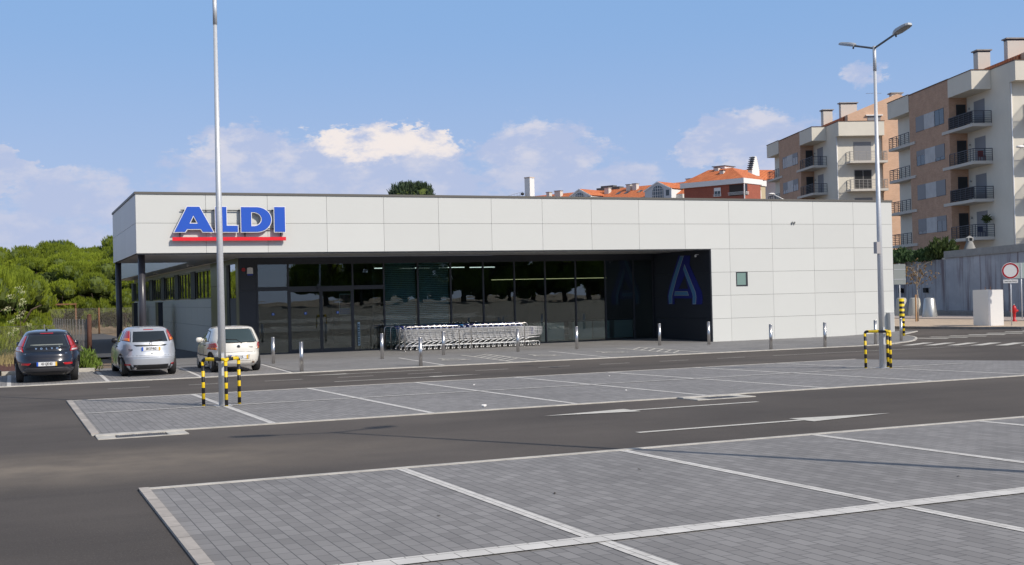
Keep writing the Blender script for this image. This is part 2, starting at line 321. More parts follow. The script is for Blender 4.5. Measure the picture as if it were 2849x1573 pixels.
def copy_thing(root, loc, rz=None, label=None, scale=None):
    r = root.copy(); COL.objects.link(r); r.location = loc
    if rz is not None: r.rotation_euler = (0, 0, rz)
    if scale: r.scale = (scale, scale, scale) if isinstance(scale, (int, float)) else scale
    if label: r['label'] = label
    for ch in root.children:
        c = ch.copy(); COL.objects.link(c); c.parent = r
        for g in ch.children:
            d = g.copy(); COL.objects.link(d); d.parent = c
    return r
def struct(mb, name, m): return tag(mb.build(name, m), kind='structure')
def text_mesh(name, body, size, m, parent, loc, rot, ext=0.003, sx=1.0, align='CENTER', bold=0.0):
    c = bpy.data.curves.new(name, 'FONT'); c.body = body; c.size = size; c.extrude = ext; c.align_x = align; c.align_y = 'CENTER'; c.offset = bold
    t = bpy.data.objects.new(name, c); COL.objects.link(t)
    dg = bpy.context.evaluated_depsgraph_get(); me = bpy.data.meshes.new_from_object(t.evaluated_get(dg))
    bpy.data.objects.remove(t); bpy.data.curves.remove(c)
    me.materials.clear(); me.materials.append(m); me.name = name
    o = bpy.data.objects.new(name, me); COL.objects.link(o); o.location = loc; o.rotation_euler = rot; o.scale = (sx, 1, 1)
    if parent: o.parent = parent
    return o
def lerp(a, b, t): return a + (b - a) * t
def interp(x, xs, ys):
    if x <= xs[0]: return ys[0]
    for i in range(1, len(xs)):
        if x <= xs[i]: return lerp(ys[i - 1], ys[i], (x - xs[i - 1]) / (xs[i] - xs[i - 1]))
    return ys[-1]
def sst(a, b, x):
    t = max(0, min(1, (x - a) / (b - a))); return t * t * (3 - 2 * t)

# ------------------------------------------------------------------ terrain height
def HL(y):      # the car park: one plane falling towards the shop, then its pavement
    if y <= -10.14: return 0.01 - 0.01828 * max(y, -82)
    return interp(y, [-10.14, -5.3, 0, 5, 12, 30, 90], [0.1954, 0.23, 0.04, 0.07, -0.12, -0.35, -0.75])
def HR(y): return interp(y, [-14, -5, 7, 20, 45, 90], [0.266, 0.30, 0.20, 0.12, 0.15, 0.4])
def HB(x, y):
    if y <= -14: return 0.01 - 0.01828 * max(y, -82)
    k = sst(28, 35, x)
    return HL(y) * (1 - k) + HR(y) * k
def HF(x, y):   # wooded slope beyond the fence
    h = -0.6 + max(0, y - 18) * 0.058 - max(0, 3 - x) * 0.10
    return max(-4, min(10.5, h))
def H(x, y):
    k = max(sst(4.3, 9, -x) * sst(14, 30, y), sst(84, 96, y) * (1 - sst(30, 60, x)))
    return HB(x, y) * (1 - k) + HF(x, y) * k

def sheet(mb, x0, x1, y0, y1, dz, step=2.0, hf=HB, mi=0):
    """flat paving laid on the terrain"""
    def cuts(a, b, fixed, st):
        c = [a, b] + [q for q in fixed if a < q < b]
        out = []
        c = sorted(set(c))
        for i in range(len(c) - 1):
            n = max(1, int(math.ceil((c[i + 1] - c[i]) / st))); out += [lerp(c[i], c[i + 1], k / n) for k in range(n)]
        return out + [c[-1]]
    ys = cuts(y0, y1, [-14, -10.14, -5.3, -5, 0, 5, 7, 12, 20, 30, 45], 1000 if x1 <= 26 else step)
    xs = cuts(x0, x1, [26, 33], 1000) if x1 <= 26 else [x0] + [v for v in cuts(max(x0, 26) if x0 < 26 else x0, x1, [33], 0.5 if step < 1.5 else 1.0) if v > x0]
    vs = [(x, y, hf(x, y) + dz) for y in ys for x in xs]; n = len(xs)
    mb.add(vs, [(j * n + i, j * n + i + 1, (j + 1) * n + i + 1, (j + 1) * n + i) for j in range(len(ys) - 1) for i in range(n - 1)], mi)
def decal(mb, pts, dz, mi=0):
    """painted polygon on the plane part of the car park"""
    mb.add([(x, y, HB(x, y) + dz) for x, y in pts], [tuple(range(len(pts)))], mi)

# ------------------------------------------------------------------ ground, roads, paving
g = MB()
xs = [-900, -500, -300, -200, -140, -100, -80] + [-70 + 2.5 * i for i in range(68)] + [105, 115, 130, 150, 180, 250, 400, 700, 1200]
ys = [-700, -400, -250, -160, -120, -90, -75] + [-65 + 2.5 * i for i in range(110)] + [220, 240, 270, 320, 400, 600, 1000, 1800]
vs = [(x, y, H(x, y) - 0.06) for y in ys for x in xs]; n = len(xs)
g.add(vs, [(j * n + i, j * n + i + 1, (j + 1) * n + i + 1, (j + 1) * n + i) for j in range(len(ys) - 1) for i in range(n - 1)], 0, True)
struct(g, 'ground', dirt)

g = MB(); sheet(g, -60, 26, -80, -5.0, 0.0); sheet(g, 26, 95, -80, 45, 0.0, 2.0); struct(g, 'asphalt_road', asphalt)
g = MB(); sheet(g, -2.6, 1.9, 5.0, 84, -0.01); sheet(g, -4.2, -2.6, 26, 84, -0.01); struct(g, 'gravel_yard', gravel_d)
g = MB(); sheet(g, -6.0, 30, 84, 88, 0.03); sheet(g, -3.6, -2.0, 13, 19.4, 0.03); sheet(g, -3.9, -2.6, 26.5, 82, 0.02); struct(g, 'sand_strip', sand)
# parking islands of grey pavers, flush with the asphalt
g = MB(); sheet(g, -5.41, 30, -41.6, -32.74, 0.008); sheet(g, -5.45, 14.6, -26.53, -17.98, 0.008)
sheet(g, -12, 0.95, -10.05, -5.0, 0.008)
decal(g, [(14.6, -26.53), (19, -26.53), (17.6, -24.9), (15.9, -22.0), (14.6, -18.4)], 0.008)
struct(g, 'parking_bay_pavers', paver)
g = MB(); sheet(g, 0.95, 21.8, -10.05, -5.3, 0.02); sheet(g, 0.95, 21.8, -5.3, 0, 0.02); sheet(g, -2.5, 21.5, 0, 5.0, 0.02); sheet(g, -4.0, 0.95, -4.9, 0, 0.012)
def fan(mb, dz):     # rounded end of the pavement at the corner
    pts = [(21.8, -10.09), (22.94, -9.76), (24.26, -9.08), (25.06, -8.48), (25.98, -7.56), (26.6, -6.85), (27.05, -6.15), (27.35, -5.5), (27.4, -5.1), (28.3, -4.0), (29.4, -2.9), (31.7, -1.2), (31.7, 0.2), (21.8, 0.0)]
    for i in range(1, len(pts) - 1):
        t = [pts[-1], pts[i - 1] if i > 1 else pts[0], pts[i]]
        for q in range(6):
            for w in range(1):
                a0 = q / 6; a1 = (q + 1) / 6
                def P(s, j): return (lerp(t[0][0], t[j][0], s), lerp(t[0][1], t[j][1], s))
                qs = [P(a0, 1), P(a1, 1), P(a1, 2), P(a0, 2)]
                mb.add([(x, y, HB(x, y) + dz) for x, y in qs], [(0, 1, 2, 3)])
    return pts
arc = fan(g, 0.02)
struct(g, 'pavement', pavement_m)
# kerbs
g = MB()
def kerb(mb, x0, x1, y0, y1, h, mi=0):
    st = max(1, int(max(abs(x1 - x0), abs(y1 - y0)) / 2))
    for i in range(st):
        a, b = i / st, (i + 1) / st
        if abs(x1 - x0) > abs(y1 - y0): X0, X1, Y0, Y1 = lerp(x0, x1, a), lerp(x0, x1, b), y0, y1; za, zb = HB(X0, (y0 + y1) / 2), HB(X1, (y0 + y1) / 2); zs = [za, zb, zb, za]
        else: X0, X1, Y0, Y1 = x0, x1, lerp(y0, y1, a), lerp(y0, y1, b); za, zb = HB(x0, Y0), HB(x0, Y1); zs = [za, za, zb, zb]
        c = [(X0, Y0), (X1, Y0), (X1, Y1), (X0, Y1)]
        mb.add([(x, y, z - 0.08) for (x, y), z in zip(c, zs)] + [(x, y, z + h) for (x, y), z in zip(c, zs)],
               [(4, 5, 6, 7), (0, 1, 5, 4), (1, 2, 6, 5), (2, 3, 7, 6), (3, 0, 4, 7)], mi)
kerb(g, -5.50, -5.41, -41.6, -32.66, 0.022); kerb(g, -5.56, -5.45, -26.45, -17.95, 0.022)
struct(g, 'kerb_lengthwise', kerb_m)
g = MB()
kerb(g, -5.50, 30, -32.74, -32.66, 0.016); kerb(g, -5.56, 19.0, -26.61, -26.53, 0.016); kerb(g, -5.5, 14.6, -17.98, -17.93, 0.013)
kerb(g, -14, 21.8, -10.14, -10.05, 0.026); kerb(g, -14, -4.35, -4.95, -4.83, 0.13); kerb(g, -4.35, -4.23, -4.95, -1.0, 0.12)
for i in range(len(arc) - 2):
    a, b = arc[i], arc[i + 1]
    g.bar((a[0], a[1], HB(*a) - 0.02), (b[0], b[1], HB(*b) - 0.02), 0.09, 0.1)
for (x0, x1, y0) in ((0.2, 1.3, -10.3), (9.9, 11.2, -10.35), (21.6, 22.8, -10.3)):  # worn concrete aprons in the gutter
    decal(g, [(x0, -10.15), (x1, -10.15), (x1 + 0.15, y0), (x0 - 0.1, y0)], 0.006)
struct(g, 'kerb', kerb_x)

# pale paver lines of the bays
g = MB(); gx = MB()
def line_y(x, y0, y1, w=0.105, dz=0.0125): sheet(g, x - w / 2, x + w / 2, y0, y1, dz)
def line_x(y, x0, x1, w=0.105, dz=0.0165): sheet(gx, x0, x1, y - w / 2, y + w / 2, dz)
for i in range(1, 14): line_y(-5.50 + 2.5 * i, -41.5, -32.76)
line_x(-37.06, -5.38, 30, 0.21)
for i in range(1, 8): line_y(-5.52 + 2.5 * i, -26.5, -18.0)
line_x(-22.14, -5.40, 14.4)
for x in (-6.68, -4.18, -1.68, 0.88): line_y(x, -10.02, -5.05)
for x in (5.55, 11.19): line_y(x, -10.02, -5.35, 0.09, 0.025)
g.build('tmp', paint_w); tmp = bpy.data.objects['tmp']; tmp.name = 'bay_line'; tmp.data.materials.clear(); tmp.data.materials.append(stripe_block_y); tag(tmp, kind='structure')
struct(gx, 'bay_line_crossing', stripe_block)
# paint: hatched zones, wheelchair symbols, lane dashes, arrows, crossings
g = MB()
def hatch(xa, xb):
    for x in (xa, xb): decal(g, [(x - .045, -10.0), (x + .045, -10.0), (x + .045, -5.4), (x - .045, -5.4)], 0.028)
    y = -10.6
    while y < -5.5:
        p = [(xa, y), (xb, y + 1.15), (xb, y + 1.27), (xa, y + 0.12)]
        if y > -10.0 and y + 1.27 < -5.4: decal(g, p, 0.026)
        y += 0.56
hatch(7.80, 8.72); hatch(13.92, 14.86)
def dline(pts, w):
    for i in range(len(pts) - 1):
        a = Vector(pts[i]); b = Vector(pts[i + 1]); d = (b - a).normalized(); q = Vector((-d.y, d.x)) * w / 2
        decal(g, [tuple(a - q), tuple(b - q), tuple(b + q), tuple(a + q)], 0.0275 + 0.0004 * i)
def wheelchair(cx, cy, s=1.35):
    def T(p): return (cx + p[0] * s, cy + p[1] * s)
    ring = [T((0.26 * math.cos(a), -0.15 + 0.26 * math.sin(a))) for a in [rad(130 + 14 * i) for i in range(18)]]
    dline(ring, 0.075 * s)
    dline([T((-0.10, 0.38)), T((-0.06, 0.02)), T((0.16, 0.02)), T((0.30, -0.30)), T((0.40, -0.26))], 0.085 * s)
    dline([T((-0.08, 0.20)), T((0.14, 0.20))], 0.06 * s)
    decal(g, [T((-0.10 + 0.07 * math.cos(a), 0.50 + 0.07 * math.sin(a))) for a in [rad(36 * i) for i in range(10)]], 0.028)
for cx in (6.68, 9.95, 12.55): wheelchair(cx, -7.5)
for i, x in enumerate((-4.46, -2.55, -0.66, 1.24, 3.15, 5.10, 6.99, 8.92, 10.88, 12.86)):
    decal(g, [(x, -13.84), (x + 0.97, -13.84), (x + 0.97, -13.76), (x, -13.76)], 0.005)
decal(g, [(14.86, -13.84), (23.4, -13.84), (23.4, -13.76), (14.86, -13.76)], 0.005)
def arrow(x0, x1, y, w=0.12, hl=1.45, hw=0.27, dz=0.006):
    s = 1 if x1 > x0 else -1; xm = x1 - s * hl
    decal(g, [(x0, y - w / 2), (xm, y - w / 2), (xm, y + w / 2), (x0, y + w / 2)][::s], dz)
    decal(g, [(xm - s * 0.02, y - hw), (x1, y), (xm - s * 0.02, y + hw)][::s], dz + 0.002)
arrow(4.36, 0.62, -28.22); arrow(0.56, 4.48, -31.16); arrow(4.5, 0.64, -12.05, 0.12, 1.3, 0.2); arrow(0.64, 4.5, -15.80, 0.12, 1.35, 0.2)
# zebra crossings to the right of the shop
def quadstrip(p, q, w, dz=0.012):
    n = 10; p = Vector(p); q = Vector(q); d = (q - p).normalized(); o = Vector((-d.y, d.x)) * w / 2
    for i in range(n):
        a = p.lerp(q, i / n); b = p.lerp(q, (i + 1) / n); c = [a - o, b - o, b + o, a + o]
        g.add([(v.x, v.y, HB(v.x, v.y) + dz) for v in c], [(0, 1, 2, 3)])
for i in range(7): quadstrip((26.15 + 1.12 * i, -7.05 + 0.13 * i), (26.85 + 1.12 * i, -8.35 + 0.15 * i), 0.36)
for i in range(11): quadstrip((22.1 + 0.25 * i, -11.45 - 0.82 * i), (24.25 + 0.25 * i, -10.15 - 0.82 * i), 0.40)
struct(g, 'road_marking', paint_w)

# gutter drains: pale apron and dark grating
for nm, x0, x1, lab in (('a', -5.4, -4.45, 'iron gutter grating in a pale apron at the left corner of the middle parking island'),
                        ('b', 3.95, 4.85, 'iron gutter grating in a pale concrete apron beside the lane arrow on the right')):
    yt = -26.62; t = thing('gutter_drain', lab, 'drain', (x0, yt, HB(x0, yt)), 0, 'gutter drains'); w = x1 - x0
    m = MB(); sl = lambda y: -0.01828 * y
    def slab(a, b, c, d, z): m.add([(a, c, sl(c) + z), (b, c, sl(c) + z), (b, d, sl(d) + z), (a, d, sl(d) + z), (a, c, -0.05), (b, c, -0.05), (b, d, -0.05), (a, d, -0.05)], [(0, 1, 2, 3), (0, 4, 5, 1), (1, 5, 6, 2), (2, 6, 7, 3), (3, 7, 4, 0)])
    slab(-0.12, w + 0.12, -0.20, -0.005, 0.022); slab(-0.12, 0.12, -0.66, -0.2, 0.012); slab(w - 0.14, w + 0.12, -0.66, -0.2, 0.012); slab(0.12, w - 0.14, -0.66, -0.6, 0.010)
    m.build('apron', kerb_x, t)
    m = MB(); nb = 22
    for i in range(nb):
        a = 0.14 + (w - 0.3) * i / nb; m.box(a, a + 0.016, -0.595, -0.205, 0.0, 0.012)
    for a in (0.14, 0.14 + (w - 0.3) / 3, 0.14 + 2 * (w - 0.3) / 3): m.box(a, a + 0.03, -0.6, -0.2, 0.0, 0.014)
    m.build('grating', mat('grating_iron', (0.13, 0.13, 0.14), 0.6, 0.3), t)
    m = MB(); m.box(0.12, w - 0.14, -0.6, -0.2, -0.004, 0.003); m.build('gully', black_m, t)

# ------------------------------------------------------------------ planting bed, traffic island on the right
g = MB(); sheet(g, -14, -4.35, -4.83, 4, 0.10); sheet(g, -4.3, -3.95, 0, 6, 0.06); struct(g, 'mulch_bed', mulch)
g = MB()
isl = [(33.2, 12), (33.3, 3), (33.4, 0), (33.4, -3.3), (33.8, -5.3), (35.2, -7.0), (39, -9.0), (47, -12), (56, -12), (50, 0), (43.4, 5), (44.3, 8.3), (44.7, 15.3), (38, 18)]
def island(mb, pts, dz, cx, cy, rings=8):
    n = len(pts)
    for r_ in range(rings):
        a0, a1 = r_ / rings, (r_ + 1) / rings
        for i in range(n):
            p, q = pts[i], pts[(i + 1) % n]
            c = [(lerp(cx, p[0], a0), lerp(cy, p[1], a0)), (lerp(cx, p[0], a1), lerp(cy, p[1], a1)), (lerp(cx, q[0], a1), lerp(cy, q[1], a1)), (lerp(cx, q[0], a0), lerp(cy, q[1], a0))]
            mb.add([(x, y, HB(x, y) + dz) for x, y in c], [(0, 1, 2, 3)])
island(g, isl, 0.09, 39.5, 2, 12); struct(g, 'sand_bed', sand)
g = MB()
for i in range(len(isl)):
    a, b = isl[i], isl[(i + 1) % len(isl)]
    for k in range(4):
        p = (lerp(a[0], b[0], k / 4), lerp(a[1], b[1], k / 4)); q = (lerp(a[0], b[0], (k + 1) / 4), lerp(a[1], b[1], (k + 1) / 4))
        g.bar((p[0], p[1], HB(*p) + 0.03), (q[0], q[1], HB(*q) + 0.03), 0.14, 0.16)
struct(g, 'island_kerb', mat('dark_kerb', (0.22, 0.21, 0.2), 0.9, var=0.2))
g = MB(); isl2 = [(41.0, 3.4), (44.3, 8.3), (44.7, 15.3), (46, 22), (50.3, 22.5), (51.8, 19.7), (49.9, 13.8), (47.8, 9.0), (48.5, 2), (55, -8), (48, -9)]; island(g, isl2, 0.12, 46.5, 6.5, 12)
struct(g, 'far_pavement', mat('pinkish_paving', (0.42, 0.36, 0.32), 0.9, var=0.1, vscale=2))
g = MB()
for k in range(26):
    a = Vector((56.9, 39.0)).lerp(Vector((47.0, -12.0)), k / 26); b = Vector((56.9, 39.0)).lerp(Vector((47.0, -12.0)), (k + 0.98) / 26)
    g.add([(a.x, a.y, -0.2), (b.x, b.y, -0.2), (b.x - 1.4, b.y + 0.2, -0.2), (a.x - 1.4, a.y + 0.2, -0.2), (a.x, a.y, 0.52), (b.x, b.y, 0.52), (b.x - 1.4, b.y + 0.2, 0.5), (a.x - 1.4, a.y + 0.2, 0.5)], [(4, 5, 6, 7), (0, 1, 5, 4), (1, 2, 6, 5), (2, 3, 7, 6), (3, 0, 4, 7)])
struct(g, 'far_footway', mat('footway_grey', (0.26, 0.26, 0.26), 0.9, var=0.15))

# ------------------------------------------------------------------ the shop
PW = 2.2475
ZR = [0.0, 1.0576, 2.0676, 3.086, 4.104, 5.191, 6.2297]
XJ = [-2.458] + [PW * i for i in range(14)] + [31.464]
shop = thing('supermarket', 'low flat-roofed supermarket clad in pale grey panels with a deep dark glazed entrance', 'supermarket', (0, 0, 0))
gap = 0.0055
def panels(mb, axis, cuts, rows, p0, p1):
    """cladding panels with open joints; axis 0: along x, 1: along y"""
    for i in range(len(cuts) - 1):
        for j in range(len(rows) - 1):
            a, b, c, d = cuts[i] + gap, cuts[i + 1] - gap, rows[j] + gap, rows[j + 1] - gap
            if axis == 0: mb.box(a, b, p0, p1, c, d)
            else: mb.box(p0, p1, a, b, c, d)
m = MB(); panels(m, 0, [x for x in XJ if x < 21] + [21.51], ZR[4:], 0, 0.03); panels(m, 0, [21.51] + XJ[11:], ZR[4:], 0, 0.03) if False else None
m = MB(); panels(m, 0, XJ, ZR[4:], 0, 0.03); panels(m, 0, [21.51] + XJ[11:], ZR[:5], 0, 0.03); m.build('front_cladding', clad, shop)
m = MB(); m.box(-2.45, 31.45, 0.032, 0.10, 4.10, 6.24); m.box(21.52, 31.45, 0.032, 0.10, -0.1, 4.10)
m.box(-2.425, -2.36, 0.1, 10.45, 4.10, 6.24); m.box(31.36, 31.43, 0.1, 50, -0.6, 6.24); m.build('cladding_frame', clad_gap, shop)
m = MB(); ysd = [0.032 + 2.092 * i for i in range(6)]; panels(m, 1, ysd, ZR[4:], -2.458, -2.428); m.build('canopy_cladding', clad, shop)
m = MB(); panels(m, 1, [0.032 + 2.2 * i for i in range(23)], [-0.5] + ZR[1:], 31.434, 31.464); m.build('side_cladding', clad, shop)
m = MB(); panels(m, 0, [-2.42, -1.3, 0.75], ZR[4:], 10.47, 10.5); panels(m, 1, [10.5 + 2.2 * i for i in range(19)], ZR[4:], 0.75, 0.78); m.build('eave_cladding', clad, shop)
m = MB(); m.box(-2.35, 31.3, 0.12, 10.4, 5.9, 6.0); m.box(0.8, 31.3, 10.4, 50, 5.9, 6.0); m.build('roof', conc, shop)
m = MB()
m.box(-2.49, 31.495, -0.03, 0.25, 6.2297, 6.315); m.box(-2.49, -2.2, 0.25, 10.53, 6.2297, 6.315); m.box(31.2, 31.495, 0.25, 50, 6.2297, 6.315)
m.box(-2.2, 0.74, 10.3, 10.53, 6.2297, 6.315); m.box(0.74, 1.0, 10.3, 52, 6.2297, 6.315); m.build('parapet_trim', cap_m, shop)
m = MB(); m.box(-2.42, 21.51, 0.10, 5.0, 4.10, 4.16); m.box(-2.42, 1.98, 5.0, 10.46, 4.10, 4.16); m.box(0.79, 1.98, 10.46, 52, 4.10, 4.16); m.build('soffit', soffit_m, shop)
m = MB(); m.box(-2.44, 21.5, 0.036, 0.099, 4.06, 4.098); m.build('drip_edge', frame_m, shop)
# left wall with its ribbon of windows
olive = mat('olive_grey_panel', (0.115, 0.115, 0.085), 0.35)
greywall = mat('side_wall_panel', (0.46, 0.46, 0.43), 0.5)
m = MB(); yy = [12.33 + 2.233 * i for i in range(18)]
panels(m, 1, yy, [-0.8, 1.16, 2.05, 2.46], 1.98, 2.01); m.build('left_wall', greywall, shop)
m = MB(); panels(m, 1, yy, [3.87, 4.098], 1.98, 2.01); m.build('wall_head', greywall, shop)
m = MB(); m.box(2.012, 2.08, 5.0, 50.3, -0.8, 2.44); m.box(2.012, 2.08, 12.3, 50.3, 3.88, 4.098); m.build('left_wall_frame', clad_gap, shop)
m = MB(); m.box(1.98, 2.011, 9.95, 12.32, -0.3, 3.0); m.box(1.98, 2.011, 9.95, 12.32, 3.015, 4.098); m.box(1.98, 2.011, 7.9, 9.94, -0.3, 4.098); m.box(1.98, 2.011, 5.0, 5.55, -0.1, 4.098); m.box(1.98, 2.011, 5.55, 7.9, 3.87, 4.098); m.build('olive_panel', olive, shop)
for k in range(6):
    y0 = 12.34 + 6.65 * k; y1 = y0 + 5.0
    m = MB(); m.box(1.99, 2.14, y0, y1, 2.46, 2.52); m.box(1.99, 2.14, y0, y1, 3.80, 3.87)
    for q in range(5): m.box(2.0, 2.10, y0 + q * (y1 - y0 - 0.05) / 4, y0 + 0.05 + q * (y1 - y0 - 0.05) / 4, 2.52, 3.80)
    w = m.build('side_window', olive, shop)
    m = MB(); m.box(2.04, 2.05, y0 + 0.01, y1 - 0.01, 2.50, 3.82); m.build('pane', glass_s, w)
    m = MB(); m.box(1.95, 2.13, y1, y0 + 6.65, 2.46, 3.87); m.build('window_pier', black_m, shop)
m = MB(); m.box(1.985, 2.09, 7.25, 7.9, 0, 3.87); m.box(1.985, 2.06, 5.55, 5.62, 0, 3.87); m.box(1.985, 2.06, 5.62, 7.25, 0, 0.06); w = m.build('corner_window', black_m, shop)
m = MB(); m.box(2.02, 2.03, 5.62, 7.25, 0.06, 3.87); m.build('pane', glass_s, w)
# the dark recess: end wall and header
m = MB()
for j in range(4): m.box(21.47, 21.508, 0.035, 5.0, ZR[j] + 0.004, ZR[j + 1] - 0.004)
m.build('recess_wall', anthra, shop)
m = MB()
for a, b in ((0, 1.35), (1.36, 2.72), (2.73, 4.098)): m.box(2.02, 2.74, 4.99, 5.03, a, b)
m.box(2.74, 21.46, 4.99, 5.05, 3.86, 4.098); m.build('dark_panel', anthra, shop)
# glazing
mull = [2.75, 4.04, 6.80, 8.18, 9.72, 11.24, 12.78, 14.29, 15.81, 17.35, 18.885, 20.38, 21.42]
m = MB()
for x in mull: m.box(x - 0.035, x + 0.035, 4.965, 5.06, 0.05, 3.86)
m.box(2.78, 21.4, 4.97, 5.05, 3.80, 3.858); m.box(2.78, 4.0, 4.975, 5.05, 0.05, 0.13); m.box(6.83, 21.4, 4.975, 5.05, 0.05, 0.13); m.box(2.78, 8.15, 4.96, 5.055, 2.70, 2.87)
m.box(5.25, 5.6, 4.86, 4.959, 2.74, 2.82); m.build('glazing_frame', frame_m, shop)
for i in range(len(mull) - 1):
    a, b = mull[i] + 0.035, mull[i + 1] - 0.035
    if i == 1:
        m = MB(); m.box(a, b, 5.005, 5.015, 2.87, 3.80); m.build('glass_pane', glass_f, shop); continue
    m = MB(); m.box(a, b, 5.005 + 0.0007 * (i % 3), 5.015 + 0.0007 * (i % 3), 0.13, 2.70 if i in (0, 2) else 3.80)
    if i in (0, 2): m.box(a, b, 5.005, 5.015, 2.87, 3.80)
    m.build('glass_pane', glass_f, shop)
for x0, x1 in ((4.075, 5.415), (5.425, 6.765)):
    m = MB(); m.box(x0, x0 + 0.06, 4.975, 5.03, 0.06, 2.70); m.box(x1 - 0.06, x1, 4.975, 5.03, 0.06, 2.70); m.box(x0 + 0.06, x1 - 0.06, 4.975, 5.03, 0.06, 0.24); m.box(x0 + 0.06, x1 - 0.06, 4.975, 5.03, 2.64, 2.70)
    d = m.build('sliding_door', frame_m, shop); m = MB(); m.box(x0 + 0.06, x1 - 0.06, 5.0, 5.01, 0.24, 2.64); m.build('pane', glass_f, d)
m = MB(); m.box(2.0, 21.5, 4.90, 5.2, 0.0, 0.075); m.build('threshold', kerb_x, shop)
# interior seen dimly through the panes
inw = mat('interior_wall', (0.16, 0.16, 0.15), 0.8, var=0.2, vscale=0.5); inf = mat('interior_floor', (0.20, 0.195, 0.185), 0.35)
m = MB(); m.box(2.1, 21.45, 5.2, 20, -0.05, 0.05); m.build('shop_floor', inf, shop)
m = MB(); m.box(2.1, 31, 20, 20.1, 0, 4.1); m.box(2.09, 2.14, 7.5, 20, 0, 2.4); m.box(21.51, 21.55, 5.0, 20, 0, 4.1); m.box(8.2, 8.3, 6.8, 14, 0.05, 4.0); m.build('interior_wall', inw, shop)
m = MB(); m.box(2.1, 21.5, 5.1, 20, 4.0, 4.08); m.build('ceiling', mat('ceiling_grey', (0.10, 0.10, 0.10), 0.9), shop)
strip = mat('lit_strip_lamp', (0.9, 0.9, 0.85), 0.5, emit=((1.0, 0.97, 0.9), 1.6)); strip_y = mat('warm_strip_lamp', (0.9, 0.8, 0.4), 0.5, emit=((1.0, 0.85, 0.45), 0.9))
for x0, x1, y, z, s_ in ((9.6, 10.9, 12.0, 3.75, 0), (11.6, 13.2, 13.5, 3.78, 0), (13.7, 15.1, 13.5, 3.78, 0), (15.6, 17.0, 14.0, 3.78, 0), (11.9, 12.8, 10, 3.7, 0), (15.0, 21.3, 9.5, 3.05, 1)):
    t = thing('ceiling_lamp', 'warm lit strip hanging low across the right half of the glazed shop front' if s_ else 'lit white strip lamp behind the glass, %s' % {9.6: 'leftmost, above the right-hand blind', 11.6: 'long one second from the left', 13.7: 'in the middle of the glazing', 15.6: 'rightmost of the high ones', 11.9: 'short near one above the trolleys'}[x0], 'lamp', (x0, y, z), 0, 'lit lamps inside the shop')
    if s_: m = MB(); m.box(0, x1 - x0, 0, 0.03, 0, 0.022); m.build('tube', strip_y, t)
    else: m = MB(); m.box(0, x1 - x0, 0, 0.05, 0, 0.035); m.build('tube', strip, t)
    m = MB(); m.box(0, x1 - x0, -0.01, 0.06, 0.036, 0.06); m.build('housing', frame_m, t)
blm = mat('blind_slat', (0.50, 0.66, 0.70), 0.6)
for a, b, w in ((8.25, 9.66, 'left'), (9.78, 11.18, 'right')):
    t = thing('window_blind', 'pale teal slatted blind lowered behind the %s of the two screened shop panes' % w, 'blind', (a, 5.16, 0.2), 0, 'slatted blinds in the shop front')
    m = MB()
    for k in range(44): z = 0.05 + k * 0.081; m.add([(0, -0.025, z), (b - a, -0.025, z), (b - a, 0.03, z + 0.055), (0, 0.03, z + 0.055), (0, -0.025, z + 0.004), (b - a, -0.025, z + 0.004), (b - a, 0.03, z + 0.059), (0, 0.03, z + 0.059)], [(0, 1, 2, 3), (7, 6, 5, 4), (0, 4, 5, 1), (2, 6, 7, 3), (1, 5, 6, 2), (3, 7, 4, 0)])
    m.build('slat', blm, t); m = MB(); m.box(0, b - a, -0.03, 0.04, 3.58, 3.66); m.box(0.3, 0.31, -0.03, -0.025, 0, 3.6); m.box(b - a - 0.31, b - a - 0.3, -0.03, -0.025, 0, 3.6); m.build('head_rail', blm, t)
cream_c = mat('counter_panel', (0.50, 0.55, 0.52), 0.6)
for i, (a, b, y) in enumerate(((15.95, 17.15, 5.9), (17.75, 18.75, 6.2), (19.0, 19.9, 6.6), (20.1, 21.1, 6.5))):
    t = thing('checkout_counter', ['pale checkout counter just behind the trolley row, leftmost of four', 'pale checkout counter behind the steel bollard beside the trolley row', 'narrow pale checkout counter behind the glass, third of four', 'dim pale checkout counter nearest the dark end wall'][i], 'counter', (a, y, 0.05), 0, 'checkout counters inside the glass')
    m = MB(); m.box(0, b - a, 0, 0.5, 0.08, 0.92); m.build('body', cream_c, t); m = MB(); m.box(-0.03, b - a + 0.03, -0.04, 0.56, 0.92, 0.97); m.build('worktop', frame_m, t)
t = thing('notice_poster', 'framed blue and red poster on the right leaf of the sliding door', 'poster', (6.22, 5.08, 1.62))
m = MB(); m.box(0, 0.50, 0, 0.02, 0, 0.90); m.build('frame', mat('poster_frame', (0.5, 0.5, 0.5), 0.4), t)
m = MB(); m.box(0.025, 0.475, -0.004, -0.001, 0.3, 0.87); m.build('picture', mat('poster_picture', (0.10, 0.14, 0.30), 0.6, var=0.9, vscale=6, vcol=(0.42, 0.18, 0.18)), t)
m = MB(); m.box(0.025, 0.475, -0.004, -0.001, 0.03, 0.28); m.build('caption_panel', mat('poster_blue', (0.12, 0.16, 0.38), 0.6), t)
for x, w in ((3.38, 'leftmost'), (4.74, 'middle'), (6.12, 'rightmost')):
    t = thing('door_sticker', 'round blue sticker at hand height on the entrance glass, %s of three' % w, 'sticker', (x, 4.96, 1.74), 0, 'blue stickers on the entrance glass')
    m = MB(); m.plate([[(0.055 * math.cos(a), 0.055 * math.sin(a)) for a in [rad(20 * i) for i in range(18)]]], (0, 2), 0, 0.004); m.build('disc', mat('sticker_blue', (0.04, 0.16, 0.60), 0.5), t)
    m = MB(); m.box(-0.006, 0.006, -0.003, -0.0005, -0.03, 0.02); m.plate([[(-0.02, 0.012), (0.02, 0.012), (0, 0.036)]], (0, 2), -0.003, -0.0005); m.build('arrow', white_s, t)
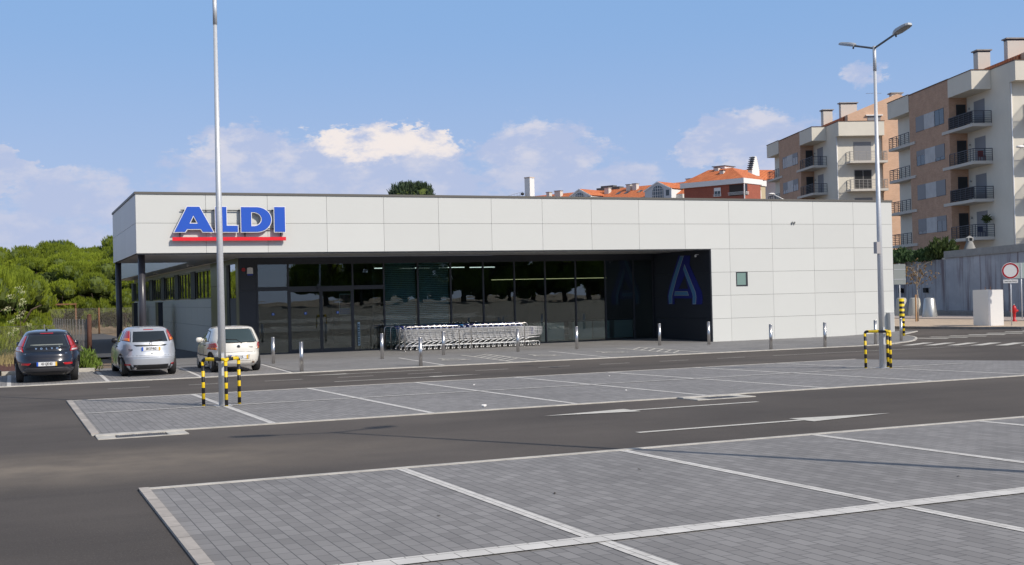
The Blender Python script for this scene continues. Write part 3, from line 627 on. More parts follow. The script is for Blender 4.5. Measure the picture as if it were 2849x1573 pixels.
# small items fixed to the shop
t = thing('alarm_siren', 'white alarm siren box with blue lower edge on the dark panel beside the entrance', 'alarm', (2.46, 4.985, 3.36))
m = MB(); m.plate([[(-0.12, 0.07), (-0.11, 0.31), (0, 0.335), (0.11, 0.31), (0.12, 0.07)]], (0, 2), -0.09, 0); m.build('casing', white_s, t)
m = MB(); m.plate([[(-0.12, 0.065), (-0.10, 0.0), (0.10, 0.0), (0.12, 0.065)]], (0, 2), -0.088, 0); m.build('lens', mat('siren_blue', (0.02, 0.05, 0.35), 0.3), t)
t = thing('fire_bell', 'small round red bell on the dark panel to the left of the white siren box', 'bell', (2.2, 4.985, 3.6))
m = MB(); m.plate([[(0.075 * math.cos(a), 0.075 * math.sin(a)) for a in [rad(20 * i) for i in range(18)]]], (0, 2), -0.05, 0); m.build('dome', redp, t)
m = MB(); m.plate([[(0.02 * math.cos(a), 0.02 * math.sin(a)) for a in [rad(40 * i) for i in range(9)]]], (0, 2), -0.07, -0.051); m.build('cap', frame_m, t)
m = MB(); m.box(22.77, 23.37, -0.012, 0.034, 2.45, 2.51); m.box(22.77, 23.37, -0.012, 0.034, 3.04, 3.09); m.box(22.77, 22.81, -0.012, 0.034, 2.51, 3.04); m.box(23.27, 23.37, -0.012, 0.034, 2.51, 3.04)
w = m.build('small_window', frame_m, shop); m = MB(); m.box(22.81, 23.27, -0.006, 0.0, 2.51, 3.04); m.build('pane', mat('obscured_pane', (0.20, 0.30, 0.28), 0.12, spec=0.8), w)
for i, x in enumerate((25.80, 25.92)):
    t = thing('wall_spotlight', ('left' if i == 0 else 'right') + ' one of the two tiny grey fittings high on the blank pale wall', 'spotlight', (x, -0.002, 5.19), 0, 'tiny wall fittings')
    m = MB(); m.box(-0.025, 0.025, -0.06, 0, -0.0, 0.06); m.build('bracket', conc, t); m = MB(); m.lathe([(0.03, 0), (0.03, 0.05), (0.01, 0.06)], (0, -0.06, 0.06), 10); m.build('head', conc, t)
t = thing('service_cabinet', 'slim grey service box low on the pale wall at the right corner', 'cabinet', (31.12, -0.003, 0.0))
m = MB(); m.box(-0.12, 0.12, -0.22, 0, 0.03, 1.07); m.build('body', mat('service_grey', (0.40, 0.41, 0.42), 0.5), t); m = MB(); m.box(-0.105, 0.105, -0.232, -0.221, 0.1, 1.0); m.build('door', mat('service_grey_door', (0.44, 0.45, 0.46), 0.5), t)
colm = mat('dark_column', (0.045, 0.045, 0.055), 0.3)
for i, (x, y) in enumerate(((-2.2, 0.9), (-2.28, 10.2))):
    t = thing('canopy_column', ['round dark column under the front corner of the canopy, behind the silver car', 'round dark column under the rear left corner of the canopy'][i], 'column', (x, y, HB(x, y) - 0.1), 0, 'dark columns of the canopy')
    m = MB(); m.tube([(0, 0, 0), (0, 0, 4.2 - HB(x, y) + 0.0)], 0.125, 20); m.build('shaft', colm, t); m = MB(); m.box(-0.18, 0.18, -0.18, 0.18, 0.08, 0.13); m.build('base_plate', colm, t)
for i, (x, y) in enumerate(((1.15, 26.2), (1.15, 41.0))):
    t = thing('service_pillar', ['nearer', 'farther'][i] + ' of the two narrow dark pillars standing along the left wall of the shop', 'pillar', (x, y, -0.6), 0, 'dark pillars along the side wall')
    m = MB(); m.box(-0.13, 0.13, -0.7, 0.7, 0, 2.9); m.build('body', anthra, t); m = MB(); m.box(-0.15, 0.15, -0.72, 0.72, 2.9, 2.95); m.build('cap', frame_m, t)
for i, y in enumerate((14.5, 29.5)):
    t = thing('eave_lamp', 'small pale lamp under the eave of the side wall, ' + ['nearer', 'farther'][i] + ' of two', 'lamp', (1.35, y, 4.1), 0, 'lamps under the side eave')
    m = MB(); m.box(-0.12, 0.12, -0.3, 0.3, -0.05, 0); m.build('housing', white_s, t); m = MB(); m.box(-0.09, 0.09, -0.27, 0.27, -0.07, -0.051); m.build('diffuser', lamp_glass, t)
t = thing('security_camera', 'tiny pale camera high in the dark recess beside the blue emblem', 'camera', (21.46, 0.95, 3.88))
m = MB(); m.box(-0.14, 0, -0.02, 0.02, 0, 0.03); m.build('arm', white_s, t); m = MB(); m.lathe([(0.01, -0.1), (0.045, -0.09), (0.045, 0), (0.01, 0.01)], (-0.15, 0, 0), 12); m.build('head', white_s, t)

# the raised sign on the front
sign = thing('shop_sign', 'large raised blue letters edged in white above a red bar on the pale front', 'sign', (0, 0, 0))
blue = mat('sign_blue', (0.022, 0.095, 0.52), 0.25, coat=0.4); swhite = mat('sign_white', (0.80, 0.80, 0.80), 0.4); sred = mat('sign_red', (0.75, 0.012, 0.022), 0.28, coat=0.4); sback = mat('sign_grey_back', (0.20, 0.19, 0.19), 0.5)
def inset(pts, d):
    n = len(pts); area = sum(pts[i][0] * pts[(i + 1) % n][1] - pts[(i + 1) % n][0] * pts[i][1] for i in range(n)); s = 1 if area > 0 else -1; out = []
    for i in range(n):
        p0, p1, p2 = Vector(pts[i - 1]), Vector(pts[i]), Vector(pts[(i + 1) % n]); a = (p1 - p0).normalized(); b = (p2 - p1).normalized()
        na = Vector((-a.y, a.x)) * s; nb = Vector((-b.y, b.x)) * s; q = na + nb; k = q.dot(na)
        out.append(tuple(p1 + q / k * d) if abs(k) > 1e-4 else tuple(p1 + na * d))
    return out
zt, zb = 5.80, 4.835
arcp = lambda cx, cy, rx, ry, a0, a1, n: [(cx + rx * math.cos(rad(lerp(a0, a1, i / n))), cy + ry * math.sin(rad(lerp(a0, a1, i / n)))) for i in range(n + 1)]
letters = [('letter_a', [[(-1.195, zb), (-0.756, zb), (-0.69, 4.94), (-0.225, 4.94), (-0.165, zb), (0.267, zb), (-0.24, zt), (-0.707, zt)], [(-0.572, 5.19), (-0.359, 5.19), (-0.472, 5.405)]]),
           ('letter_l', [[(0.290, zb), (1.137, zb), (1.137, 5.113), (0.735, 5.113), (0.735, zt), (0.290, zt)]]),
           ('letter_d', [[(1.211, zb)] + arcp(1.80, (zt + zb) / 2, 0.568, (zt - zb) / 2, -90, 90, 22) + [(1.211, zt)], [(1.632, 5.095)] + arcp(1.68, 5.33, 0.285, 0.235, -90, 90, 16) + [(1.632, 5.565)]]),
           ('letter_i', [[(2.437, zb), (2.880, zb), (2.880, 5.81), (2.437, 5.81)]])]
for nm, loops in letters:
    m = MB(); m.plate([inset(loops[0], 0.012)] + [inset(h, -0.012) for h in loops[1:]], (0, 2), -0.185, -0.105)
    o = m.build(nm, sback, sign)
    m = MB(); m.plate(loops, (0, 2), -0.20, -0.186); m.build('white_rim', swhite, o)
    m = MB(); m.plate([inset(loops[0], 0.026)] + [inset(h, -0.026) for h in loops[1:]], (0, 2), -0.212, -0.2005); m.build('blue_face', blue, o)
m = MB(); m.box(-1.224, 2.878, -0.21, -0.11, 4.540, 4.672); m.build('red_bar', sred, sign)
m = MB(); m.box(-0.9, 2.75, -0.09, -0.06, 5.64, 5.675); m.box(-0.9, 2.75, -0.09, -0.06, 4.965, 5.0)
for x in (-0.97, 0.5, 1.36, 2.68): m.box(x, x + 0.05, -0.10, -0.065, 4.6, 5.1)
for x in (-0.8, 0.0, 0.4, 1.25, 1.3, 2.1, 2.6):
    for z in (5.645, 4.97): m.box(x, x + 0.03, -0.061, -0.001, z, z + 0.025)
m.build('mounting_rail', frame_m, sign)
for i in range(4):
    x = -0.9 + 1.15 * i
    m = MB(); m.box(x, x + 0.04, -0.11, -0.001, 4.58, 4.61); m.build('stud', frame_m, sign)

# flat emblem of crossing bands on the dark end wall
emb = thing('wall_emblem', 'tall light and dark blue A-shaped emblem on the dark end wall of the entrance', 'emblem', (21.468, 0, 0))
m = MB(); m.plate([[(2.62, 3.92), (1.62, 3.88), (1.74, 3.50), (0.76, 2.25), (0.70, 2.02), (0.74, 1.70), (1.58, 1.68), (1.56, 1.96), (3.10, 1.97), (3.12, 1.70), (3.68, 1.70), (3.70, 2.12), (3.58, 2.42)], [(2.13, 3.02), (2.72, 2.40), (1.86, 2.39)]], (1, 2), -0.02, -0.004)
m.build('dark_blue_band', mat('emblem_dark_blue', (0.016, 0.022, 0.20), 0.4), emb)
lb = mat('emblem_light_blue', (0.075, 0.22, 0.40), 0.4); eg = mat('emblem_edge', (0.35, 0.40, 0.38), 0.4)
for pts in ([(2.45, 3.90), (2.17, 3.89), (2.82, 2.90), (3.17, 2.28), (3.28, 2.07), (3.29, 1.72), (3.57, 1.72), (3.60, 2.07), (3.50, 2.30), (3.14, 2.91)],
            [(2.12, 3.50), (1.24, 2.24), (1.19, 2.02), (1.24, 1.70), (1.51, 1.70), (1.47, 2.04), (1.53, 2.2), (2.24, 3.28)], [(3.00, 2.29), (1.92, 2.28), (1.82, 2.09), (3.08, 2.10)]):
    m = MB(); m.plate([pts], (1, 2), -0.03, -0.0205); o = m.build('pale_outline', eg, emb)
    m = MB(); m.plate([inset(pts, 0.022)], (1, 2), -0.036, -0.0305); m.build('light_blue_band', lb, o)

# ------------------------------------------------------------------ steel bollards
proto = thing('bollard', '', 'bollard', (0, 0, 0), 0, 'steel bollards along the pavement')
m = MB(); m.tube([(0, 0, -0.05), (0, 0, 0.855)], 0.057, 20); m.build('post', steel, proto)
m = MB(); m.lathe([(0.0572, 0.855), (0.054, 0.865), (0.0, 0.866)], (0, 0, 0), 20); m.build('cap', steel, proto)
BOL = [(1.28, -5.32, 'steel bollard beside the right rear of the white car'), (1.21, -9.74, 'steel bollard in front of the left entrance panes, nearest the kerb'),
       (4.94, -5.44, 'steel bollard just left of the trolley shelter hoops'), (4.87, -9.76, 'steel bollard at the kerb before the left end of the trolleys'),
       (7.75, -3.73, 'steel bollard before the middle of the trolley row'), (10.76, -3.53, 'steel bollard before the right end of the trolley row'),
       (13.15, -3.63, 'steel bollard before the middle panes between the trolleys and the dark end wall'), (16.96, -3.27, 'steel bollard before the right end of the glazing'),
       (17.79, -5.55, 'steel bollard at the near edge of the dark end wall'), (17.65, -9.74, 'steel bollard at the kerb below the small square window'),
       (19.85, -9.86, 'steel bollard at the kerb before the blank pale wall, midway to the lamp post'), (22.24, -9.67, 'steel bollard just left of the right lamp post'),
       (24.43, -8.50, 'steel bollard just right of the right lamp post')]
for i, (x, y, lab) in enumerate(BOL):
    o = proto if i == 0 else copy_thing(proto, (x, y, 0)); o.location = (x, y, HB(x, y) + 0.02); o['label'] = lab

# ------------------------------------------------------------------ lamp posts and their crash guards
yb_v = stripe_mat('yellow_black_upright', (0.80, 0.55, 0.01), (0.012, 0.012, 0.014), 0.205, 2, 0.5, phase=0.35)
yb_h = stripe_mat('yellow_black_rail', (0.80, 0.55, 0.01), (0.012, 0.012, 0.014), 0.24, 0, 0.55, phase=0.2)
def lamp_post(x, y, ang, lab, box=False):
    z = HB(x, y); t = thing('street_lamp', lab, 'lamp post', (x, y, z), 0, 'twin-armed lamp posts of the car park')
    m = MB(); m.tube([(0, 0, -0.1), (0, 0, 6.94)], [0.076, 0.034], 24)
    m.box(-0.15, 0.15, -0.15, 0.15, -0.02, 0.015); m.build('pole', galv, t)
    m = MB(); m.tube([(0, 0, 6.90), (0, 0, 7.48)], [0.0395, 0.039], 20); m.build('collar', galv, t)
    m = MB(); m.box(-0.025, 0.025, -0.080, -0.066, 0.55, 0.95); m.build('access_door', galv, t)
    if box:
        m = MB(); m.box(-0.155, -0.05, -0.09, 0.02, 2.66, 2.93); m.build('junction_box', mat('box_grey', (0.42, 0.40, 0.40), 0.5), t)
    for s in (1, -1):
        d = Vector((math.cos(ang) * s, math.sin(ang) * s, 0)); q = Vector((-d.y, d.x, 0))
        a = Vector((0, 0, 7.43)); b = a + d * 0.70 + Vector((0, 0, 0.20))
        m = MB(); m.tube([a, b], 0.024, 14); m.build('arm', darkgalv, t)
        e = (b - a).normalized(); up = q.cross(e) if q.cross(e).z > 0 else -q.cross(e)
        def P(u, v, w): return tuple(b + e * u + q * v + up * w)
        # flat lantern, narrow at the arm and rounded at the tip
        prof = [(-0.06, 0.05, 0.045), (0.0, 0.085, 0.065), (0.08, 0.115, 0.07), (0.30, 0.12, 0.055), (0.40, 0.10, 0.04), (0.45, 0.06, 0.03)]
        m = MB(); vs = []
        for u, hw, hh in prof: vs += [P(u, -hw, -0.02), P(u, -hw, hh * 0.45), P(u, -hw * 0.7, hh), P(u, hw * 0.7, hh), P(u, hw, hh * 0.45), P(u, hw, -0.02)]
        n = 6; fs = [(i * n + k, i * n + (k + 1) % n, (i + 1) * n + (k + 1) % n, (i + 1) * n + k) for i in range(len(prof) - 1) for k in range(n)]
        fs += [tuple(range(n)), tuple(range((len(prof) - 1) * n, len(prof) * n))]; m.add(vs, fs)
        hd = m.build('lamp_head', lampgrey, t)
        m = MB(); m.add([P(0.10, -0.09, -0.025), P(0.38, -0.08, -0.025), P(0.38, 0.08, -0.025), P(0.10, 0.09, -0.025), P(0.10, -0.09, -0.0205), P(0.38, -0.08, -0.0205), P(0.38, 0.08, -0.0205), P(0.10, 0.09, -0.0205)], [(0, 1, 2, 3), (7, 6, 5, 4), (0, 4, 5, 1), (1, 5, 6, 2), (2, 6, 7, 3), (3, 7, 4, 0)]); m.build('lens', lamp_glass, hd)
        m = MB(); m.tube([P(-0.02, 0, -0.075), P(-0.02, 0, -0.02)], 0.02, 8); m.build('clamp', darkgalv, hd)
    return t
lamp_post(-3.03, -22.05, rad(93), 'tall galvanised lamp post in front of the sign, its arms above the frame').scale = (1, 1, 1.014)
lamp_post(11.99, -22.15, rad(93), 'galvanised twin-armed lamp post at the right end of the middle parking island', True)
lamp_post(1.98, -37.06, rad(1), 'lamp post outside the frame whose long shadow lies across the lane and near bays')
def guard(x, y, lab):
    z = HB(x, y); t = thing('crash_guard', lab, 'crash guard', (x, y, z), 0, 'yellow and black guards round the lamp posts')
    P = [(-0.32, 0.17), (0.02, -0.28), (0.33, 0.17)]; h = 0.86; r = 0.031
    for px, py in P:
        m = MB(); m.tube([(px, py, -0.03), (px, py, h - 0.04)], r, 14); m.build('post', yb_v, t)
    for a, b in ((0, 1), (1, 2), (0, 2)):
        A = Vector((*P[a], h)); B = Vector((*P[b], h)); d = (B - A).normalized()
        m = MB(); m.tube([A - Vector((0, 0, 0.045)), A + d * 0.012 - Vector((0, 0, 0.018)), A + d * 0.045, B - d * 0.045, B - d * 0.012 - Vector((0, 0, 0.018)), B - Vector((0, 0, 0.045))], r, 14); m.build('rail', yb_h, t)
guard(-3.03, -22.03, 'yellow and black striped guard round the foot of the left lamp post')
guard(11.98, -22.13, 'yellow and black striped guard round the foot of the right lamp post')

# ------------------------------------------------------------------ shopping trolleys
wire = mat('chrome_wire', (0.74, 0.74, 0.74), 0.3, 0.35); wire_w = mat('zinc_tube', (0.72, 0.73, 0.74), 0.35, 0.3)
hb1 = mat('handle_dark_blue', (0.02, 0.035, 0.30), 0.35); hb2 = mat('handle_light_blue', (0.06, 0.30, 0.62), 0.35); casm = mat('caster_grey', (0.25, 0.26, 0.27), 0.5)
def trolley():
    t = thing('shopping_trolley', '', 'trolley', (0, 0, 0))
    # basket: wide and high at the handle (x=0), lower and narrower at the nose
    def sec(u): return lerp(0.10, 0.95, u), lerp(0.265, 0.20, u), lerp(0.44, 0.50, u), lerp(0.86, 0.82, u)
    m = MB()
    for u in [i / 9 for i in range(10)]:
        x, w, z0, z1 = sec(u); lean = 0.0
        for s in (-1, 1): m.bar((x + 0.05 - 0.1 * (1 - u), s * w, z1), (x + 0.03, s * w * 0.86, z0), 0.0055)
    for k in range(6):
        f = k / 5; thick = 0.011 if k in (0, 3, 5) else 0.007
        for s in (-1, 1):
            a = sec(0); b = sec(1); m.bar((a[0] - 0.05 * f, s * lerp(a[1] * 0.86, a[1], f), lerp(a[2], a[3], f)), (b[0] + 0.05 * f, s * lerp(b[1] * 0.86, b[1], f), lerp(b[2], b[3], f)), thick)
    b = sec(1)
    for k in range(6):
        f = k / 5; m.bar((b[0] + 0.05 * f, -lerp(b[1] * .86, b[1], f), lerp(b[2], b[3], f)), (b[0] + 0.05 * f, lerp(b[1] * .86, b[1], f), lerp(b[2], b[3], f)), 0.007)
    for k in range(7):
        y = lerp(-0.17, 0.17, k / 6); m.bar((b[0] + 0.05, y * 1.1, b[3]), (b[0], y, b[2]), 0.005); m.bar((b[0], y, b[2]), (0.12, y * 1.25, 0.44), 0.005)
    for k in range(6):
        f = k / 5; m.bar((0.05, -0.24, lerp(0.46, 0.84, f)), (0.05, 0.24, lerp(0.46, 0.84, f)), 0.006)
    for k in range(7): y = lerp(-0.22, 0.22, k / 6); m.bar((0.05, y, 0.45), (0.05, y, 0.86), 0.005)
    m.build('basket', wire, t)
    m = MB()
    for s in (-1, 1):
        m.tube([(-0.10, s * 0.27, 0.99), (-0.02, s * 0.27, 0.90), (0.04, s * 0.262, 0.60), (0.10, s * 0.255, 0.42), (0.30, s * 0.24, 0.36), (0.86, s * 0.19, 0.40)], 0.011, 8)
        m.tube([(0.34, s * 0.235, 0.36), (0.14, s * 0.25, 0.30), (-0.02, s * 0.26, 0.17), (-0.05, s * 0.26, 0.15)], 0.013, 8)
        m.tube([(-0.03, s * 0.26, 0.17), (0.35, s * 0.23, 0.20), (0.80, s * 0.18, 0.21), (0.86, s * 0.17, 0.15)], 0.012, 8)
    m.tube([(0.82, -0.175, 0.21), (0.82, 0.175, 0.21)], 0.011, 8); m.tube([(0.3, -0.235, 0.36), (0.3, 0.235, 0.36)], 0.010, 8)
    m.build('frame', wire_w, t)
    m = MB(); m.tube([(-0.10, -0.275, 0.995), (-0.10, 0.275, 0.995)], 0.023, 12); m.box(-0.135, -0.075, -0.10, 0.10, 0.985, 1.015); m.build('handle', hb1, t)
    m = MB(); m.box(-0.05, 0.04, -0.22, 0.22, 0.89, 0.93); m.build('child_seat_flap', mat('seat_flap_blue', (0.05, 0.09, 0.32), 0.45), t)
    for x, y in ((-0.05, 0.26), (-0.05, -0.26), (0.86, 0.17), (0.86, -0.17)):
        m = MB(); m.box(x - 0.02, x + 0.02, y - 0.022, y + 0.022, 0.075, 0.15); c = m.build('caster', casm, t)
        m = MB(); m.tube([(x - 0.02, y - 0.014, 0.058), (x - 0.02, y + 0.014, 0.058)], 0.058, 16); m.build('wheel', rubber, c)
        m = MB(); m.tube([(x - 0.02, y - 0.016, 0.058), (x - 0.02, y + 0.016, 0.058)], 0.028, 12); m.build('hub', white_s, c)
    return t
tr = trolley(); alt = None
rows = [(8.42, 3.05, 21, 0.262, 'front'), (8.42, 3.78, 20, 0.265, 'back')]
first = True; ordn = ['leftmost', 'second', 'third', 'fourth', 'fifth', 'sixth', 'seventh', 'eighth', 'ninth', 'tenth', 'eleventh', 'twelfth', 'thirteenth', 'fourteenth', 'fifteenth', 'sixteenth', 'seventeenth', 'eighteenth', 'nineteenth', 'twentieth', 'rightmost']
for (x0, y0, n, p, rn) in rows:
    for i in range(n):
        x = x0 + i * p; y = y0 + random.uniform(-0.012, 0.012); o = tr if first else copy_thing(tr, (x, y, 0))
        o.location = (x, y, HL(y) + 0.025); first = False
        o['group'] = 'nested shopping trolleys before the glass'
        o['label'] = '%s trolley in the %s row of nested shopping trolleys, counted from the left end' % (ordn[i] if i < n - 1 else 'last', rn)
        if (rn == 'back' and i % 2 == 0 and i > 5) or (rn == 'front' and i > 8 and i % 3 == 1):
            for c in o.children:
                if c.name.startswith('handle'): c.data = c.data.copy(); c.data.materials[0] = hb2
t = thing('spare_trolley', 'shopping trolley with a dark blue nose panel parked at the right end of the row', 'trolley', (13.35, 3.1, HL(3.1) + 0.025))
for ch in tr.children:
    c = ch.copy(); COL.objects.link(c); c.parent = t
    for g_ in ch.children: d = g_.copy(); COL.objects.link(d); d.parent = c
m = MB(); m.box(0.86, 0.88, -0.19, 0.19, 0.5, 0.8); m.build('nose_panel', hb1, t)
def hoop(x0, x1, y, lab, y1=None):
    y1 = y if y1 is None else y1; z = HL(y) + 0.02; h = 1.0
    t = thing('trolley_hoop', lab, 'rail', (x0, y, z), 0, 'bent steel hoops of the trolley park')
    A = Vector((0, 0, 0)); B = Vector((x1 - x0, y1 - y, 0)); d = (B - A).normalized(); pts = [A - Vector((0, 0, 0.04)), A + Vector((0, 0, h - 0.12))]
    for k in range(1, 5): a = rad(22.5 * k); pts.append(A + d * (0.12 - 0.12 * math.cos(a)) + Vector((0, 0, h - 0.12 + 0.12 * math.sin(a))))
    for k in range(0, 5): a = rad(22.5 * k); pts.append(B - d * (0.12 - 0.12 * math.sin(a)) + Vector((0, 0, h - 0.12 + 0.12 * math.cos(a))))
    pts.append(B - Vector((0, 0, 0.04)))
    m = MB(); m.tube(pts, 0.021, 12); m.build('bent_tube', steel, t)
    for q in (A, B): m = MB(); m.lathe([(0.0, 0.006), (0.05, 0.006), (0.05, 0.0)], q, 14); m.build('foot_plate', steel, t)
hoop(8.28, 10.67, 2.5, 'left steel hoop along the front of the trolleys'); hoop(11.18, 13.62, 2.42, 'right steel hoop along the front of the trolleys')
hoop(8.33, 10.7, 3.42, 'second steel hoop behind, between the two trolley rows at the left'); hoop(11.2, 14.2, 3.42, 'long steel hoop between the two trolley rows at the right')
hoop(8.2, 10.7, 4.2, 'steel hoop behind the back row of trolleys at the left, nearest the blinds'); hoop(8.05, 8.6, 4.6, 'short steel hoop standing by the glass left of the trolleys')
hoop(11.2, 14.25, 4.2, 'steel hoop behind the back row of trolleys at the right')
t = thing('ash_bin', 'slim silver ash bin with a round top between the white car and the entrance', 'bin', (2.25, 3.6, HL(3.6) + 0.02))
m = MB(); m.tube([(0, 0, 0), (0, 0, 1.0)], 0.03, 12); m.build('post', steel, t); m = MB(); m.lathe([(0.03, 0.98), (0.11, 1.04), (0.11, 1.06), (0.0, 1.06)], (0, 0, 0), 16); m.build('tray', steel, t)
t = thing('hand_truck', 'black folded hand truck leaning behind the glass left of the blinds', 'hand truck', (7.45, 5.5, 0.05))
m = MB()
for s in (-0.18, 0.18): m.tube([(s, 0, 0.1), (s, 0.12, 1.15)], 0.014, 8)
for z in (0.35, 0.65, 0.95): m.tube([(-0.18, z * 0.11, z), (0.18, z * 0.11, z)], 0.012, 8)
m.build('frame', black_m, t); m = MB(); m.tube([(-0.22, 0.12, 1.16), (0.22, 0.12, 1.16)], 0.016, 8); m.build('handle', black_m, t)
m = MB(); m.box(-0.2, 0.2, -0.22, 0, 0.02, 0.035); m.build('toe_plate', black_m, t)
for s in (-0.2, 0.2): m = MB(); m.tube([(s - 0.02, 0.05, 0.1), (s + 0.02, 0.05, 0.1)], 0.1, 16); m.build('wheel', rubber, t)
t = thing('label_strip', 'tall narrow pale notice strip stuck low on the glass left of the blinds', 'notice', (7.02, 4.955, 0.3))
m = MB(); m.box(-0.05, 0.05, -0.002, 0.002, 0, 1.0); m.build('sheet', mat('pale_blue_print', (0.35, 0.50, 0.60), 0.6), t)
m = MB()
for k in range(9): m.box(-0.035, 0.035, -0.0035, -0.0022, 0.06 + 0.1 * k, 0.12 + 0.1 * k + 0.02 * (k % 2))
m.build('printed_block', mat('print_dark', (0.04, 0.07, 0.10), 0.6), t)

# ------------------------------------------------------------------ cars
def smooth_interp(xs, ys):
    n = len(xs); dl = [(ys[i + 1] - ys[i]) / (xs[i + 1] - xs[i]) for i in range(n - 1)]; mm = [dl[0]] + [0] * (n - 2) + [dl[-1]]
    for i in range(1, n - 1): mm[i] = 0 if dl[i - 1] * dl[i] <= 0 else 2 * dl[i - 1] * dl[i] / (dl[i - 1] + dl[i])
    def f(x):
        x = max(xs[0], min(xs[-1], x)); i = max(j for j in range(n - 1) if xs[j] <= x); h = xs[i + 1] - xs[i]; t = (x - xs[i]) / h
        return ys[i] * (1 + 2 * t) * (1 - t) ** 2 + mm[i] * h * t * (1 - t) ** 2 + ys[i + 1] * t * t * (3 - 2 * t) + mm[i + 1] * h * t * t * (t - 1)
    return f
chrome = mat('chrome', (0.8, 0.8, 0.8), 0.12, 1.0); lampred = mat('lamp_red', (0.45, 0.006, 0.012), 0.12, spec=0.8, coat=0.6); lampam = mat('lamp_amber', (0.80, 0.20, 0.01), 0.15, coat=0.5)
lampcl = mat('lamp_clear', (0.62, 0.60, 0.60), 0.12, coat=0.5); trim = mat('black_trim', (0.014, 0.014, 0.016), 0.45); seatm = mat('seat_cloth', (0.03, 0.03, 0.035), 0.9)
plate_w = mat('number_plate_white', (0.74, 0.75, 0.76), 0.35); plate_b = mat('plate_blue', (0.02, 0.09, 0.50), 0.4); plate_y = mat('plate_yellow', (0.75, 0.45, 0.03), 0.4); txt = mat('plate_letters', (0.02, 0.02, 0.025), 0.5)
carglass = glass_mat('car_glass', (0.50, 0.56, 0.55), 0, 0.02)
rimm = mat('wheel_rim', (0.45, 0.46, 0.48), 0.3, 0.8)
class Car:
    def __init__(s, name, label, loc, rz, paint, L, levels, n=4.6, mm=3.4, tp=0.10, holes=(), wheel=0.30, wb=2.55, ro=0.78):
        s.L = L; zs = [l[0] for l in levels]; s.zs = zs; s.fr = smooth_interp(zs, [l[1] for l in levels]); s.ff = smooth_interp(zs, [l[2] for l in levels]); s.fw = smooth_interp(zs, [l[3] for l in levels])
        s.n, s.mm, s.tp = n, mm, tp; s.t = thing(name, label, 'car', loc, rz, None); s.paint = paint; s.holes = holes; s.wr = wheel; s.wb = wb; s.ro = ro
        s.body()
    def pt(s, z, t):
        r, f, w = s.fr(z), s.ff(z), s.fw(z); h = (f - r) / 2; c = (f + r) / 2; ct, st = math.cos(t), math.sin(t)
        cx = math.copysign(abs(ct) ** (2 / s.n), ct); sx = math.copysign(abs(st) ** (2 / s.mm), st)
        y = c - h * cx; return (w * sx * (1 - s.tp * cx * cx * (1.0 if cx > 0 else 1.5)), y, z)
    def rear_y(s, x, z):
        a, b = 0, math.pi / 2
        for _ in range(26):
            m_ = (a + b) / 2
            if abs(s.pt(z, m_)[0]) < abs(x): a = m_
            else: b = m_
        return s.pt(z, (a + b) / 2)[1]
    def side_x(s, y, z):
        a, b = 0, math.pi
        for _ in range(30):
            m_ = (a + b) / 2
            if s.pt(z, m_)[1] < y: a = m_
            else: b = m_
        return abs(s.pt(z, (a + b) / 2)[0])
    def body(s):
        nz, nt = 46, 96; z0, z1 = s.zs[0], s.zs[-1]; zl = [lerp(z0, z1, 1 - (1 - i / nz) ** 1.35) for i in range(nz + 1)]
        # denser samples round the rear corners
        ts = []
        for k in range(nt):
            u = k / nt; ts.append(2 * math.pi * u)
        def inhole(pz, py, px, fy):
            for h in s.holes:
                if h[0] == 'r':
                    if fy and h[3] < pz < h[4] and abs(px) < lerp(h[1], h[2], (pz - h[3]) / (h[4] - h[3])): return True
                else:
                    if not fy and h[3] < pz < h[4] and lerp(h[1], h[5], (pz - h[3]) / (h[4] - h[3])) < py < lerp(h[2], h[6], (pz - h[3]) / (h[4] - h[3])): return True
            return False
        vs = [s.pt(z, t) for z in zl for t in ts]; fs = []
        for i in range(nz):
            for k in range(nt):
                q = (i * nt + k, i * nt + (k + 1) % nt, (i + 1) * nt + (k + 1) % nt, (i + 1) * nt + k); fs.append(q)
        fs.append(tuple(range(nt))[::-1]); fs.append(tuple(range(nz * nt, (nz + 1) * nt)))
        m = MB(); m.add(vs, fs, 0, True); b = m.build('body', [s.paint, trim], None)
        # wheel arches cut out of the body
        for k, yy in enumerate((s.ro, s.ro + s.wb)):
            c = MB()
            for sd in (-1, 1): c.tube([(sd * 0.50, yy, s.wr), (sd * 1.1, yy, s.wr)], s.wr + 0.055, 32, 1)
            co = c.build('cut', [trim, trim], None)
            md = b.modifiers.new('c%d' % k, 'BOOLEAN'); md.operation = 'DIFFERENCE'; md.object = co; md.solver = 'EXACT'
        dg = bpy.context.evaluated_depsgraph_get(); me = bpy.data.meshes.new_from_object(b.evaluated_get(dg)); b.modifiers.clear(); b.data = me; me.name = 'body'
        for c in [o for o in bpy.data.objects if o.name.startswith('cut')]: bpy.data.objects.remove(c)
        b.parent = s.t; s.b = b
        for yy in (s.ro, s.ro + s.wb):
            for sd in (-1, 1):
                w = s.side_x(yy, 0.45) - 0.015; R_ = s.wr
                m = MB(); m.tube([(sd * (w - 0.19), yy, R_), (sd * (w - 0.175), yy, R_), (sd * (w - 0.02), yy, R_), (sd * w, yy, R_)], [R_ - 0.02, R_, R_, R_ - 0.02], 32)
                wo = m.build('wheel', rubber, s.t)
                m = MB(); m.tube([(sd * (w - 0.02), yy, R_), (sd * (w + 0.006), yy, R_)], [R_ * 0.66, R_ * 0.62], 28)
                for a in range(7): an = 2 * math.pi * a / 7; m.bar((sd * (w + 0.008), yy, R_), (sd * (w + 0.004), yy + math.cos(an) * R_ * 0.6, R_ + math.sin(an) * R_ * 0.6), 0.02, 0.035)
                m.build('rim', rimm, wo)
        m = MB(); m.box(-0.62, 0.62, s.ro - 0.4, s.ro + s.wb + 0.3, 0.20, 0.30); m.build('underbody', trim, s.t)
